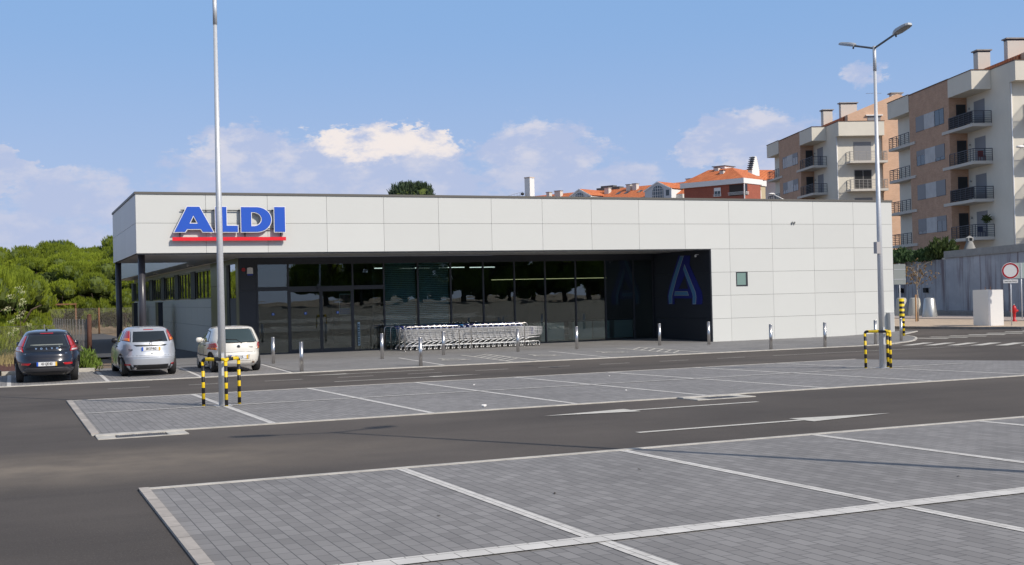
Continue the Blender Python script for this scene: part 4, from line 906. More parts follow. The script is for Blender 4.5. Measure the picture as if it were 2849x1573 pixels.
    def patch(s, name, mt, quad, off=0.006, n=8, parent=None, side=0, thick=0.015):
        """patch(corners) follows the skin; side 0 = rear given in (x,z), +-1 = flank given in (y,z)"""
        vs = []; N = n + 1
        if len(quad) == 4: fn = lambda u, v: ((quad[0][0] * (1 - u) + quad[1][0] * u) * (1 - v) + (quad[3][0] * (1 - u) + quad[2][0] * u) * v, (quad[0][1] * (1 - u) + quad[1][1] * u) * (1 - v) + (quad[3][1] * (1 - u) + quad[2][1] * u) * v)
        for j in range(N):
            for i in range(N):
                a, z = fn(i / n, j / n); vs.append((a, s.rear_y(a, z) - off, z) if side == 0 else (side * (s.side_x(a, z) + off), a, z))
        bk = [(x, y + (thick + off) * (1 if side == 0 else 0), z) if side == 0 else (x - side * (thick + off), y, z) for x, y, z in vs]
        m = MB(); fs = [(j * N + i, j * N + i + 1, (j + 1) * N + i + 1, (j + 1) * N + i) for j in range(n) for i in range(n)]
        m.add(vs + bk, fs, 0, True); ring = [i for i in range(N)] + [j * N + n for j in range(1, N)] + [n * N + i for i in range(n - 1, -1, -1)] + [j * N for j in range(n - 1, 0, -1)]
        m.add([vs[i] for i in ring] + [bk[i] for i in ring], [(k, (k + 1) % len(ring), len(ring) + (k + 1) % len(ring), len(ring) + k) for k in range(len(ring))])
        return m.build(name, mt, parent or s.t)
    def plate(s, body, z, x=0.0, w=0.26, h=0.055, parent=None, tilt=0.0):
        y = min(s.rear_y(x + dx, z + dz) for dx in (-w * .6, 0, w * .6) for dz in (-h, h)) - 0.012
        m = MB(); m.box(x - w, x + w, y, y + 0.02, z - h, z + h); p = m.build('number_plate', plate_w, s.t)
        m = MB(); m.box(x - w, x - w + 0.045, y - 0.002, y - 0.0005, z - h, z + h); m.build('blue_band', plate_b, p)
        m = MB(); m.box(x + w - 0.045, x + w, y - 0.002, y - 0.0005, z - h, z + h); m.build('yellow_band', plate_y, p)
        text_mesh('plate_text', body, 0.095, txt, p, (x, y - 0.003, z), (rad(90), 0, 0), 0.001, 0.80, bold=0.002)
    def mirror(s, y, z, sides=(-1, 1), mt=None):
        for sd in sides:
            x = s.side_x(y, z); m = MB(); m.lathe([(0.0, -0.085), (0.075, -0.07), (0.10, 0.0), (0.075, 0.07), (0.0, 0.085)], (0, 0, 0), 12)
            m.v = [(sd * (x + 0.13) + p[0] * 1.1, y + p[1] * 0.6, z + p[2]) for p in m.v]; m.bar((sd * (x - 0.01), y, z - 0.04), (sd * (x + 0.08), y, z - 0.03), 0.04); m.build('wing_mirror', mt or s.paint, s.t, True)
def car_paint(name, col, metal=0.0, rough=0.3): return mat(name, col, rough, metal, 0.5, coat=1.0)

# silver hatchback
p_s = car_paint('silver_paint', (0.52, 0.55, 0.60), 0.35, 0.34)
LV = [(0.17, 0.16, 4.00, 0.74), (0.26, 0.05, 4.12, 0.80), (0.40, 0.01, 4.15, 0.83), (0.52, 0.00, 4.15, 0.845), (0.60, 0.04, 4.10, 0.845), (0.72, 0.075, 3.95, 0.84), (0.84, 0.10, 3.55, 0.815), (0.93, 0.13, 2.98, 0.785), (1.00, 0.17, 2.78, 0.765), (1.20, 0.38, 2.38, 0.675), (1.30, 0.50, 2.17, 0.615), (1.37, 0.66, 1.98, 0.55), (1.405, 0.9, 1.8, 0.44), (1.42, 1.1, 1.6, 0.28)]
c = Car('hatchback', 'silver hatchback with tall red lamps beside its dark rear window, middle of three', (-2.90, -8.70, HB(-2.9, -7.9) + 0.012), rad(1.5), p_s, 4.15, LV, wb=2.6, ro=0.78, wheel=0.30)
dkglass = mat('tinted_glass', (0.012, 0.016, 0.018), 0.03, spec=0.9, coat=1.0)
c.patch('rear_window', dkglass, [(-0.56, 0.985), (0.56, 0.985), (0.50, 1.285), (-0.50, 1.285)], 0.004, 12)
for sd in (-1, 1):
    t = c.patch('tail_lamp', lampred, [(sd * 0.565, 1.00), (sd * 0.735, 1.03), (sd * 0.635, 1.31), (sd * 0.515, 1.31)], 0.016, 8)
    c.patch('indicator', lampam, [(sd * 0.572, 1.015), (sd * 0.70, 1.035), (sd * 0.685, 1.105), (sd * 0.56, 1.095)], 0.021, 6, t)
    c.patch('reflector', lampred, [(sd * 0.58, 0.305), (sd * 0.74, 0.325), (sd * 0.76, 0.365), (sd * 0.56, 0.355)], 0.012, 6)
c.patch('lower_bumper', trim, [(-0.74, 0.19), (0.74, 0.19), (0.80, 0.335), (-0.80, 0.335)], 0.007, 14)
c.patch('tailgate_strip', trim, [(-0.40, 0.865), (0.40, 0.865), (0.47, 0.905), (-0.47, 0.905)], 0.012, 10)
c.patch('shut_line', trim, [(-0.70, 0.592), (0.70, 0.592), (0.70, 0.600), (-0.70, 0.600)], 0.003, 14)
c.patch('bumper_crease', p_s, [(-0.80, 0.545), (0.80, 0.545), (0.80, 0.585), (-0.80, 0.585)], 0.018, 16)
c.patch('brake_lamp', lampred, [(-0.15, 1.322), (0.13, 1.322), (0.13, 1.342), (-0.15, 1.342)], 0.01, 4)
c.plate('38·37·RG', 0.785, 0.0); text_mesh('model_script', 'focus', 0.085, trim, c.t, (-0.52, c.rear_y(-0.52, 0.77) - 0.012, 0.77), (rad(84), 0, rad(-14)), 0.002, 1.0, bold=0.003)
m = MB(); m.lathe([(0.0, 0.0), (0.022, 0.0), (0.022, 0.01)], (0, 0, 0), 12); m.v = [(p[0] + 0.02, c.rear_y(0, 0.64) - 0.008 + p[2], 0.64 + p[1]) for p in m.v]; m.build('tow_cap', trim, c.t)
m = MB(); m.lathe([(0.0, 0.0), (0.035, 0.0), (0.02, 0.006)], (0, 0, 0), 14); m.v = [(p[0] * 1.5, c.rear_y(0, 0.93) - 0.006 + p[2], 0.935 + p[1] * 0.7) for p in m.v]; m.build('badge', chrome, c.t)
m = MB(); m.tube([(-0.45, -0.02, 0.235), (-0.45, 0.25, 0.235)], 0.032, 14); m.build('exhaust', chrome, c.t)
yw = c.rear_y(0, 1.01); m = MB(); m.bar((0.02, yw - 0.03, 1.0), (0.34, c.rear_y(0.3, 1.05) - 0.03, 1.05), 0.018); m.box(-0.02, 0.06, yw - 0.04, yw, 0.985, 1.015); m.build('rear_wiper', trim, c.t)
for sd in (-1, 1):
    c.patch('side_window', dkglass, [(0.95, 0.985), (1.55, 0.965), (1.62, 1.30), (1.02, 1.27)], 0.004, 8, None, sd); c.patch('side_window', dkglass, [(1.60, 0.965), (2.62, 0.955), (2.05, 1.29), (1.68, 1.305)], 0.004, 8, None, sd)
    c.patch('door_handle', trim, [(1.28, 0.83), (1.44, 0.83), (1.44, 0.865), (1.28, 0.865)], 0.02, 3, None, sd); c.patch('door_gap', trim, [(1.565, 0.30), (1.575, 0.30), (1.59, 0.96), (1.58, 0.96)], 0.003, 8, None, sd)
    c.patch('headlamp', lampcl, [(3.72, 0.62), (3.98, 0.58), (3.92, 0.70), (3.62, 0.74)], 0.004, 5, None, sd)
c.mirror(2.55, 0.99, mt=trim)

# white hatchback
p_w = car_paint('cream_white_paint', (0.76, 0.735, 0.67), 0.0, 0.3)
LV = [(0.16, 0.18, 3.68, 0.70), (0.26, 0.04, 3.78, 0.76), (0.38, 0.00, 3.80, 0.785), (0.52, 0.00, 3.80, 0.80), (0.58, 0.035, 3.78, 0.80), (0.70, 0.05, 3.62, 0.80), (0.82, 0.08, 3.2, 0.785), (0.88, 0.10, 2.80, 0.77), (0.94, 0.14, 2.66, 0.755), (1.12, 0.30, 2.32, 0.685), (1.24, 0.42, 2.08, 0.63), (1.31, 0.54, 1.92, 0.57), (1.345, 0.75, 1.75, 0.45), (1.36, 1.0, 1.55, 0.28)]
c = Car('hatchback', 'small cream white hatchback partly hidden behind the left lamp post', (-0.42, -8.75, HB(-0.3, -8.1) + 0.012), rad(1.0), p_w, 3.8, LV, wb=2.45, ro=0.68, wheel=0.28)
c.patch('window_seal', trim, [(-0.585, 0.865), (0.585, 0.865), (0.475, 1.275), (-0.475, 1.275)], 0.004, 12)
c.patch('rear_window', mat('tinted_glass_teal', (0.03, 0.05, 0.05), 0.04, spec=0.9, coat=1.0), [(-0.565, 0.88), (0.565, 0.88), (0.46, 1.262), (-0.46, 1.262)], 0.007, 12)
for sd in (-1, 1):
    t = c.patch('tail_lamp', lampred, [(sd * 0.555, 0.665), (sd * 0.775, 0.675), (sd * 0.745, 0.86), (sd * 0.62, 0.87)], 0.012, 8)
    c.patch('indicator', lampam, [(sd * 0.60, 0.675), (sd * 0.765, 0.685), (sd * 0.765, 0.735), (sd * 0.60, 0.73)], 0.016, 5, t); c.patch('reversing_lens', lampcl, [(sd * 0.55, 0.665), (sd * 0.60, 0.668), (sd * 0.615, 0.76), (sd * 0.575, 0.75)], 0.016, 5, t)
c.patch('shut_line', trim, [(-0.70, 0.590), (0.70, 0.590), (0.70, 0.600), (-0.70, 0.600)], 0.003, 14); c.patch('bumper_gap', trim, [(-0.74, 0.335), (0.74, 0.335), (0.74, 0.342), (-0.74, 0.342)], 0.003, 14)
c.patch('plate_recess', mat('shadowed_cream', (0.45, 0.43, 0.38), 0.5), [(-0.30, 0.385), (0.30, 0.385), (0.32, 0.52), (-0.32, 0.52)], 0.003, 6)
c.patch('brake_strip', trim, [(-0.20, 1.295), (0.20, 1.295), (0.20, 1.30), (-0.20, 1.30)], 0.004, 4)
c.plate('57·11·JL', 0.45, 0.0)
m = MB(); m.lathe([(0.0, 0.0), (0.050, 0.0), (0.044, 0.012)], (0, 0, 0), 20); m.v = [(p[0], c.rear_y(0, 0.76) - 0.014 + p[2], 0.76 + p[1]) for p in m.v]; bo = m.build('badge', chrome, c.t)
m = MB(); m.lathe([(0.0, 0.0), (0.034, 0.0), (0.034, 0.004)], (0, 0, 0), 16); m.v = [(p[0], c.rear_y(0, 0.76) - 0.018 + p[2], 0.76 + p[1]) for p in m.v]; m.build('badge_disc', trim, bo)
text_mesh('model_script', 'fiesta', 0.07, trim, c.t, (0.36, c.rear_y(0.36, 0.74) - 0.008, 0.74), (rad(88), 0, rad(6)), 0.001, 1.0)
yw = c.rear_y(0, 0.86); m = MB(); m.bar((0.10, yw - 0.02, 0.855), (-0.05, c.rear_y(0, 0.98) - 0.02, 0.965), 0.016); m.bar((-0.05, c.rear_y(0, 0.98) - 0.025, 0.965), (-0.42, c.rear_y(0.3, 0.99) - 0.02, 0.985), 0.016); m.build('rear_wiper', trim, c.t)
m = MB(); m.tube([(0.42, -0.03, 0.285), (0.42, 0.25, 0.285)], 0.028, 14); m.build('exhaust', mat('rusty_pipe', (0.12, 0.07, 0.05), 0.7), c.t)
for sd in (-1, 1):
    c.patch('side_window', dkglass, [(0.80, 0.90), (1.42, 0.885), (1.48, 1.235), (0.95, 1.215)], 0.004, 8, None, sd); c.patch('side_window', dkglass, [(1.48, 0.885), (2.45, 0.875), (1.98, 1.22), (1.54, 1.235)], 0.004, 8, None, sd)
    c.patch('side_strip', trim, [(0.98, 0.47), (2.75, 0.47), (2.75, 0.50), (0.98, 0.50)], 0.012, 10, None, sd); c.patch('door_handle', trim, [(1.15, 0.77), (1.29, 0.77), (1.29, 0.80), (1.15, 0.80)], 0.015, 3, None, sd)
    c.patch('door_gap', trim, [(1.445, 0.25), (1.453, 0.25), (1.468, 0.88), (1.46, 0.88)], 0.003, 8, None, sd); c.patch('headlamp', lampcl, [(3.36, 0.60), (3.62, 0.56), (3.56, 0.68), (3.28, 0.70)], 0.004, 5, None, sd)
c.mirror(2.38, 0.92)

# dark hatchback
p_k = car_paint('midnight_blue_paint', (0.010, 0.012, 0.022), 0.2, 0.22)
LV = [(0.19, 0.22, 4.16, 0.78), (0.28, 0.07, 4.30, 0.84), (0.40, 0.01, 4.35, 0.875), (0.55, 0.0, 4.37, 0.895), (0.66, 0.04, 4.33, 0.90), (0.76, 0.09, 4.1, 0.89), (0.84, 0.10, 3.72, 0.865), (0.92, 0.13, 3.18, 0.83), (1.00, 0.21, 2.95, 0.775), (1.14, 0.38, 2.66, 0.70), (1.26, 0.52, 2.38, 0.625), (1.34, 0.62, 2.2, 0.575), (1.39, 0.78, 2.02, 0.50), (1.425, 1.15, 1.75, 0.30)]
c = Car('hatchback', 'very dark blue hatchback with angular red tail lamps, leftmost of three', (-5.72, -9.38, HB(-5.6, -8.5) + 0.012), rad(-2.0), p_k, 4.37, LV, wb=2.65, ro=0.82, wheel=0.325, mm=3.6)
c.patch('rear_window', dkglass, [(-0.60, 0.965), (0.60, 0.965), (0.485, 1.285), (-0.485, 1.285)], 0.005, 12)
c.patch('glass_reflection_sill', mat('glass_reflection_tone', (0.22, 0.24, 0.22), 0.4), [(-0.42, 1.015), (0.42, 1.015), (0.41, 1.04), (-0.41, 1.04)], 0.0075, 8)  # pale strip laid on the rear window, a reflection put into the colour
c.patch('tailgate_panel', mat('gloss_black', (0.006, 0.006, 0.008), 0.12, coat=1), [(-0.62, 0.84), (0.62, 0.84), (0.615, 0.96), (-0.615, 0.96)], 0.006, 12)
for sd in (-1, 1):
    t = c.patch('tail_lamp', lampred, [(sd * 0.60, 0.84), (sd * 0.86, 0.855), (sd * 0.80, 0.985), (sd * 0.63, 0.985)], 0.014, 8)
    c.patch('tail_lamp_upright', lampred, [(sd * 0.615, 0.975), (sd * 0.795, 0.975), (sd * 0.59, 1.255), (sd * 0.515, 1.275)], 0.014, 8, t)
    c.patch('clear_lens', lampcl, [(sd * 0.64, 0.86), (sd * 0.80, 0.872), (sd * 0.79, 0.915), (sd * 0.65, 0.905)], 0.018, 5, t)
    c.patch('reflector', lampred, [(sd * 0.46, 0.475), (sd * 0.66, 0.48), (sd * 0.66, 0.535), (sd * 0.40, 0.535)], 0.010, 6)
c.patch('diffuser', mat('diffuser_grey', (0.045, 0.045, 0.05), 0.4), [(-0.68, 0.30), (0.68, 0.30), (0.52, 0.41), (-0.52, 0.41)], 0.012, 12); c.patch('lower_bumper', trim, [(-0.72, 0.20), (0.72, 0.20), (0.76, 0.295), (-0.76, 0.295)], 0.006, 12)
c.patch('shut_line', trim, [(-0.66, 0.655), (0.66, 0.655), (0.66, 0.662), (-0.66, 0.662)], 0.003, 14); c.patch('brake_lamp', lampred, [(-0.17, 1.325), (0.17, 1.325), (0.17, 1.345), (-0.17, 1.345)], 0.008, 4)
c.plate('45·QE·83', 0.51, 0.0)
for i, ch_ in enumerate('VOLVO'):
    x = (i - 2) * 0.135; text_mesh('tailgate_letter', ch_, 0.065, chrome, c.t, (x, c.rear_y(x, 0.925) - 0.016, 0.925), (rad(80), 0, 0), 0.004, 1.1, bold=0.003)
m = MB(); m.lathe([(0.0, 0.075), (0.012, 0.06), (0.03, 0.0), (0.0, 0.0)], (0, 0.95, 1.41), 8); m.build('roof_aerial', trim, c.t)
for x, s_ in ((-0.55, 'V40'), (0.5, 'D2')): text_mesh('model_badge', s_, 0.045, chrome, c.t, (x, c.rear_y(x, 0.79) - 0.012, 0.79), (rad(85), 0, rad(-8 if x < 0 else 8)), 0.002, 1.0)
for sd in (-1, 1):
    c.patch('side_window', dkglass, [(1.15, 1.00), (1.72, 0.975), (1.78, 1.30), (1.25, 1.26)], 0.004, 8, None, sd); c.patch('side_window', dkglass, [(1.78, 0.972), (2.80, 0.955), (2.30, 1.27), (1.84, 1.31)], 0.004, 8, None, sd)
    c.patch('door_handle', p_k, [(1.42, 0.84), (1.60, 0.84), (1.60, 0.87), (1.42, 0.87)], 0.02, 3, None, sd); c.patch('headlamp', lampcl, [(3.82, 0.66), (4.18, 0.62), (4.10, 0.74), (3.70, 0.78)], 0.004, 5, None, sd)
c.mirror(2.72, 0.99)

# ------------------------------------------------------------------ trees
def blob(m, c, r, n=10, k=7, mi=0, amp=0.12):
    vs = []
    for j in range(k + 1):
        ph = math.pi * j / k
        for i in range(n):
            th = 2 * math.pi * i / n; q = 1 + random.uniform(-amp, amp)
            vs.append((c[0] + r[0] * q * math.sin(ph) * math.cos(th), c[1] + r[1] * q * math.sin(ph) * math.sin(th), c[2] + r[2] * q * math.cos(ph)))
    m.add(vs, [(j * n + i, j * n + (i + 1) % n, (j + 1) * n + (i + 1) % n, (j + 1) * n + i) for j in range(k) for i in range(n)], mi)
def tuft(m, p, nrm, ln, wd, n=5, up=0.7, mi=0):
    nrm = Vector(nrm)
    for _ in range(n):
        d = (nrm * random.uniform(0.4, 1.0) + Vector((random.uniform(-.5, .5), random.uniform(-.5, .5), up + random.uniform(-.2, .4)))).normalized()
        s = d.cross(Vector((random.uniform(-1, 1), random.uniform(-1, 1), random.uniform(-1, 1)))).normalized() * wd
        b = Vector(p) + Vector((random.uniform(-.1, .1), random.uniform(-.1, .1), random.uniform(-.1, .1))); l = ln * random.uniform(0.6, 1.2)
        m.add([b - s, b + s, b + s * 0.5 + d * l, b - s * 0.5 + d * l], [(0, 1, 2, 3)], mi)
def stone_pine(seed, hgt=6.0, cr=2.7, lobes=15, ntuft=1500, needles=leaf_g, ln=0.34, wd=0.035, flat=0.62, up=0.7):
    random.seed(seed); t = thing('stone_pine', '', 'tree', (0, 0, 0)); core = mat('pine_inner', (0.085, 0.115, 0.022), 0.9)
    m = MB(); top = hgt; base = hgt * 0.42; cz = hgt - cr * flat * 1.05
    m.tube([(0, 0, -0.6), (0.1, 0.05, hgt * 0.3), (0, 0, base + 0.6)], [0.17, 0.13, 0.09], 9)
    for a in range(6):
        an = a * 1.05 + random.uniform(-.3, .3); m.tube([(0, 0, base * 0.8), (math.cos(an) * cr * 0.45, math.sin(an) * cr * 0.45, base + 0.9), (math.cos(an) * cr * 0.75, math.sin(an) * cr * 0.75, cz + 0.3)], [0.08, 0.05, 0.02], 6)
    m.build('trunk', bark, t)
    m = MB(); L_ = []
    for i in range(lobes):
        an = 2.4 * i; rr = cr * 0.62 * math.sqrt((i + 0.4) / lobes); z = cz + cr * flat * math.sqrt(max(0, 1 - (rr / cr) ** 2)) * random.uniform(0.75, 1.0) - 0.5
        L_.append(((math.cos(an) * rr, math.sin(an) * rr, z), cr * random.uniform(0.36, 0.52)))
    for i in range(11): an = i * 0.9; L_.append(((math.cos(an) * cr * 0.72, math.sin(an) * cr * 0.72, cz - random.uniform(0.2, 1.7)), cr * random.uniform(0.26, 0.38)))
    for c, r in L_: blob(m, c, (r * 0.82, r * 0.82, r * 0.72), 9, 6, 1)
    for _ in range(ntuft):
        c, r = random.choice(L_); u = random.uniform(0, 2 * math.pi); v = random.uniform(-0.45, 1.0); s_ = math.sqrt(1 - min(1, v * v))
        nrm = Vector((s_ * math.cos(u), s_ * math.sin(u), v)); p = Vector(c) + Vector((nrm.x * r, nrm.y * r, nrm.z * r * 0.9)) * random.uniform(0.82, 1.02)
        tuft(m, p, nrm, ln, wd, 6, up)
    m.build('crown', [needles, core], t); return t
protos = [stone_pine(1, 4.5, 1.75, 8, 1700, leaf_g, 0.24, 0.026, 0.95, 1.1), stone_pine(2, 4.7, 1.9, 9, 1900, leaf_g, 0.24, 0.026, 0.95, 1.1), stone_pine(3, 4.3, 1.6, 7, 1600, leaf_l, 0.24, 0.026, 1.0, 1.1), stone_pine(4, 4.5, 1.8, 9, 1700, leaf_l, 0.26, 0.028, 0.95, 1.1)]
random.seed(11); spots = []
yv = 27.0; row = 0
while yv < 152:
    step = 3.15 + (yv - 27) * 0.004; xa = -21.5 - (yv - 30) * 0.05
    x = xa + (row % 2) * step * 0.5 + random.uniform(-.4, .4)
    while x < 22:
        px, py = x + random.uniform(-.9, .9), yv + random.uniform(-1.1, 1.1)
        head = math.atan2(px + 6.5, py + 44); ok = px < -6.0 if py < 86 else px < 6 + (py - 86) * 0.05
        if ok and head > -0.03: spots.append((px, py, row))
        x += step
    yv += step * 0.88; row += 1
ordinals = ['first', 'second', 'third', 'fourth', 'fifth', 'sixth', 'seventh', 'eighth', 'ninth', 'tenth', 'eleventh', 'twelfth', 'thirteenth', 'fourteenth', 'fifteenth', 'sixteenth', 'seventeenth', 'eighteenth', 'nineteenth', 'twentieth']
ordinals += [d_ + '-' + o_ for d_ in ('twenty', 'thirty', 'forty', 'fifty') for o_ in ['zeroth'] + ordinals[:9]]
ordinals = [o_.replace('twenty-zeroth', 'twentieth').replace('thirty-zeroth', 'thirtieth').replace('forty-zeroth', 'fortieth').replace('fifty-zeroth', 'fiftieth') for o_ in ordinals if o_ != 'twenty-zeroth']
rank = sorted(set(p[2] for p in spots)); count = {}
used_proto = set()
for i, (x, y, row) in enumerate(spots):
    k = random.randrange(4); sc_ = random.uniform(0.85, 1.2); pr = protos[k]
    o = pr if k not in used_proto else copy_thing(pr, (x, y, 0)); used_proto.add(k)
    o.location = (x, y, H(x, y) - 0.5); o.rotation_euler = (0, 0, random.uniform(0, 6.28)); o.scale = (sc_, sc_, sc_ * random.uniform(0.85, 1.2)); o['group'] = 'umbrella pines of the wooded slope'
    count[row] = count.get(row, 0) + 1; n_ = rank.index(row) + 1
    rw_ = ordinals[n_ - 1] + ' rank'
    o['label'] = ('yellowish ' if k > 1 else 'mid ') + 'green pine, %s from the left in the %s of the wood' % (ordinals[count[row] - 1], rw_)
random.seed(77)
for i in range(49):
    x = -60 + i * 3.3 + random.uniform(-1, 1); y = -87 + random.uniform(-3, 3)
    if 11 < x < 28: continue
    o = copy_thing(protos[i % 2], (x, y, H(x, y) - 0.9), random.uniform(0, 6), 'pine of the tree belt behind the camera, %s from the left' % ordinals[i], random.uniform(1.5, 2.3)); o['group'] = 'tree belt behind the camera'
# a few darker crowns: the tall one on the skyline, bushes behind the yard, pines behind the shop
def odd_tree(seed, x, y, h, cr, lab, m_, zz=None, **k):
    t = stone_pine(seed, h, cr, k.get('lobes', 13), k.get('nt', 900), m_, k.get('ln', 0.4), k.get('wd', 0.045), k.get('flat', 0.9), k.get('up', 0.9))
    t.name = 'pine_tree'; t.location = (x, y, (H(x, y) if zz is None else zz) - 0.2); t['label'] = lab; t['category'] = 'tree'; return t
dkn = mat('dark_pine_needles', (0.045, 0.075, 0.035), 0.8, var=0.4, vscale=1.0)
odd_tree(21, -1.2, 128, 5.6, 2.0, 'darker bluish pine standing just above the crest of the wooded slope', dkn)
odd_tree(22, 27.9, 60.7, 13.15, 2.15, 'dark rounded pine crown showing above the middle of the shop roof', dkn, -0.3, nt=1300, ln=0.45, up=1.3)
odd_tree(23, 14.4, 76.5, 13.5, 2.0, 'low left tip of a far pine crown just above the roof right of the sign', leaf_g, -0.5)
odd_tree(24, 17.2, 76.5, 13.4, 1.6, 'low right tip of a far pine crown just above the roof right of the sign', leaf_g, -0.5)
for i, (x, y, r) in enumerate(((-0.6, 92, 2.2), (2.0, 91, 2.6), (-2.6, 93, 1.7), (4.6, 90, 2.4))):
    random.seed(40 + i); t = thing('broadleaf_bush', 'dark broadleaf bush behind the far yard fence, ' + ['second from the left', 'third from the left', 'leftmost', 'rightmost, beside the window wall'][i], 'bush', (x, y, H(x, y) - 0.3), 0, 'dark bushes behind the yard')
    m = MB(); L_ = [((random.uniform(-r, r) * .5, random.uniform(-r, r) * .5, random.uniform(0.5, 3.4 if i != 3 else 5.5)), r * random.uniform(0.35, 0.5)) for _ in range(11)]
    for c, q in L_: blob(m, c, (q * .85, q * .85, q * .8), 9, 6, 1)
    for _ in range(1100):
        c, q = random.choice(L_); u = random.uniform(0, 6.28); v = random.uniform(-.6, 1); s_ = math.sqrt(1 - v * v); nr = Vector((s_ * math.cos(u), s_ * math.sin(u), v)); tuft(m, Vector(c) + nr * q, nr, 0.2, 0.09, 3, 0.1)
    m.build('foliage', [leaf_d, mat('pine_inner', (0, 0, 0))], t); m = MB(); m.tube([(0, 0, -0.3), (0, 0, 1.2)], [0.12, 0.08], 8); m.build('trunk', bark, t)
random.seed(8); m = MB()
for _ in range(9000):
    y = 20 + 90 * random.random(); hd = random.uniform(-0.03, 0.10); x = -6.5 + math.tan(hd) * (y + 44)
    if (x > -4.9 and y < 86.5): continue
    tuft(m, (x, y, H(x, y) - 0.05), (random.uniform(-.5, .5), random.uniform(-.5, .5), 0.6), 0.5 * random.uniform(.6, 1.7), 0.05, 3, 0.8)
tag(m.build('undergrowth', leaf_d), kind='stuff')
# shrubs in the mulch bed, weeds on the bank
def shrub(x, y, z, r, h, lab, m_, nm='shrub', n=260, cat='shrub', ln=0.16, wd=0.02):
    t = thing(nm, lab, cat, (x, y, z)); m = MB()
    for k in range(7):
        a = k * 0.9; m.tube([(0, 0, -0.03), (math.cos(a) * r * .4, math.sin(a) * r * .4, h * .5), (math.cos(a) * r * .7, math.sin(a) * r * .7, h * .8)], [0.012, 0.008, 0.004], 5)
    m.build('stem', bark, t); m = MB()
    for _ in range(n):
        u = random.uniform(0, 6.28); q = math.sqrt(random.random()) * r; zz = random.uniform(0.05, 1) * h * math.sqrt(max(0.05, 1 - (q / r) ** 2)); tuft(m, (q * math.cos(u), q * math.sin(u), zz), (math.cos(u) * .5, math.sin(u) * .5, 0.4), ln, wd, 3, 0.6)
    m.build('foliage', m_, t)
sg = mat('shrub_green', (0.13, 0.20, 0.025), 0.7, var=0.4, vscale=6); sg2 = mat('shrub_dark', (0.05, 0.10, 0.03), 0.7, var=0.4, vscale=6)
shrub(-4.45, -4.15, HB(-4.4, -4) + 0.1, 0.42, 0.55, 'bright feathery green shrub in the mulch between the dark and silver cars', sg)
shrub(-5.0, -3.2, HB(-5, -3.2) + 0.1, 0.45, 0.5, 'darker green shrub in the mulch just right of the dark car', sg2)
shrub(-5.55, -2.5, HB(-5, -2.5) + 0.1, 0.35, 0.5, 'small dark shrub in the mulch hidden partly by the dark car', sg2)
random.seed(5)
dry = mat('dry_grass', (0.30, 0.24, 0.11), 0.9, var=0.3, vscale=3)
m = MB()
for _ in range(2600):
    x = random.uniform(-12, -3.6); y = random.uniform(2, 26); tuft(m, (x, y, H(x, y) - 0.04), (0, 0, 1), 0.22 * random.uniform(.5, 1.8), 0.012, 3, 1.0)
tag(m.build('dry_grass', dry), kind='stuff')
fl = thing('flowering_plant', 'tall pale cream flowering plant before the pines, left of the fence corner', 'plant', (-6.35, 12.0, H(-6.2, 12.0)))
m = MB(); m.tube([(0, 0, 0), (0.15, 0, 1.6), (0.05, 0, 3.6)], [0.03, 0.02, 0.01], 6)
for k in range(9): a = k * 2.2; z = 0.9 + k * 0.28; m.tube([(0.08, 0, z), (math.cos(a) * 0.6, math.sin(a) * 0.4, z + 0.5)], [0.012, 0.005], 5)
m.build('stem', bark, fl); m = MB(); m2 = MB()
for k in range(13):
    a = k * 2.2; z = 0.9 + k * 0.24; c = Vector((math.cos(a) * random.uniform(.2, .65), math.sin(a) * 0.4, z + 0.5))
    for _ in range(16): tuft(m, c + Vector((random.uniform(-.16, .16), random.uniform(-.16, .16), random.uniform(-.03, .05))), (0, 0, 1), 0.05, 0.03, 2, 0.8)
    for _ in range(14): tuft(m2, c + Vector((random.uniform(-.25, .25), random.uniform(-.2, .2), random.uniform(-.3, -.05))), (0, 0, 1), 0.12, 0.02, 2, 0.2)
tag(m.build('flower_cluster', mat('cream_flower', (0.50, 0.52, 0.30), 0.8), fl), kind='stuff'); fl.scale = (0.75, 0.75, 0.75); m2.build('foliage', sg, fl)

# ------------------------------------------------------------------ fences on the left
def mesh_mat(name, col, dens):
    m = bpy.data.materials.new(name); m.use_nodes = True; nt = m.node_tree; nt.nodes.clear(); N = nt.nodes; L = nt.links
    o = N.new('ShaderNodeOutputMaterial'); tr = N.new('ShaderNodeBsdfTransparent'); d = N.new('ShaderNodeBsdfDiffuse'); d.inputs[0].default_value = (*col, 1)
    tc = N.new('ShaderNodeTexCoord'); sp = N.new('ShaderNodeSeparateXYZ'); L.new(tc.outputs['Object'], sp.inputs[0])
    def M(op, a, b=None):
        n = N.new('ShaderNodeMath'); n.operation = op
        for i, v in enumerate((a, b)):
            if v is None: continue
            if isinstance(v, (int, float)): n.inputs[i].default_value = v
            else: L.new(v, n.inputs[i])
        return n.outputs[0]
    h = M('ADD', sp.outputs[0], sp.outputs[1]); ws = []
    for sg_ in (1, -1):
        a = M('FRACT', M('MULTIPLY', M('ADD', h, M('MULTIPLY', sp.outputs[2], sg_)), 14.0)); ws.append(M('LESS_THAN', a, dens))
    mx = N.new('ShaderNodeMixShader'); L.new(M('MAXIMUM', ws[0], ws[1]), mx.inputs[0]); L.new(tr.outputs[0], mx.inputs[1]); L.new(d.outputs[0], mx.inputs[2]); L.new(mx.outputs[0], o.inputs[0])
    MATS[name] = m; return m
ch1 = mesh_mat('chain_link', (0.30, 0.28, 0.25), 0.09); ch2 = mesh_mat('chain_link_seen_edge_on', (0.34, 0.33, 0.33), 0.16)
wood = mat('weathered_wood', (0.20, 0.10, 0.05), 0.9, var=0.3, vscale=6); greyp = mat('fence_post_grey', (0.16, 0.16, 0.16), 0.7)
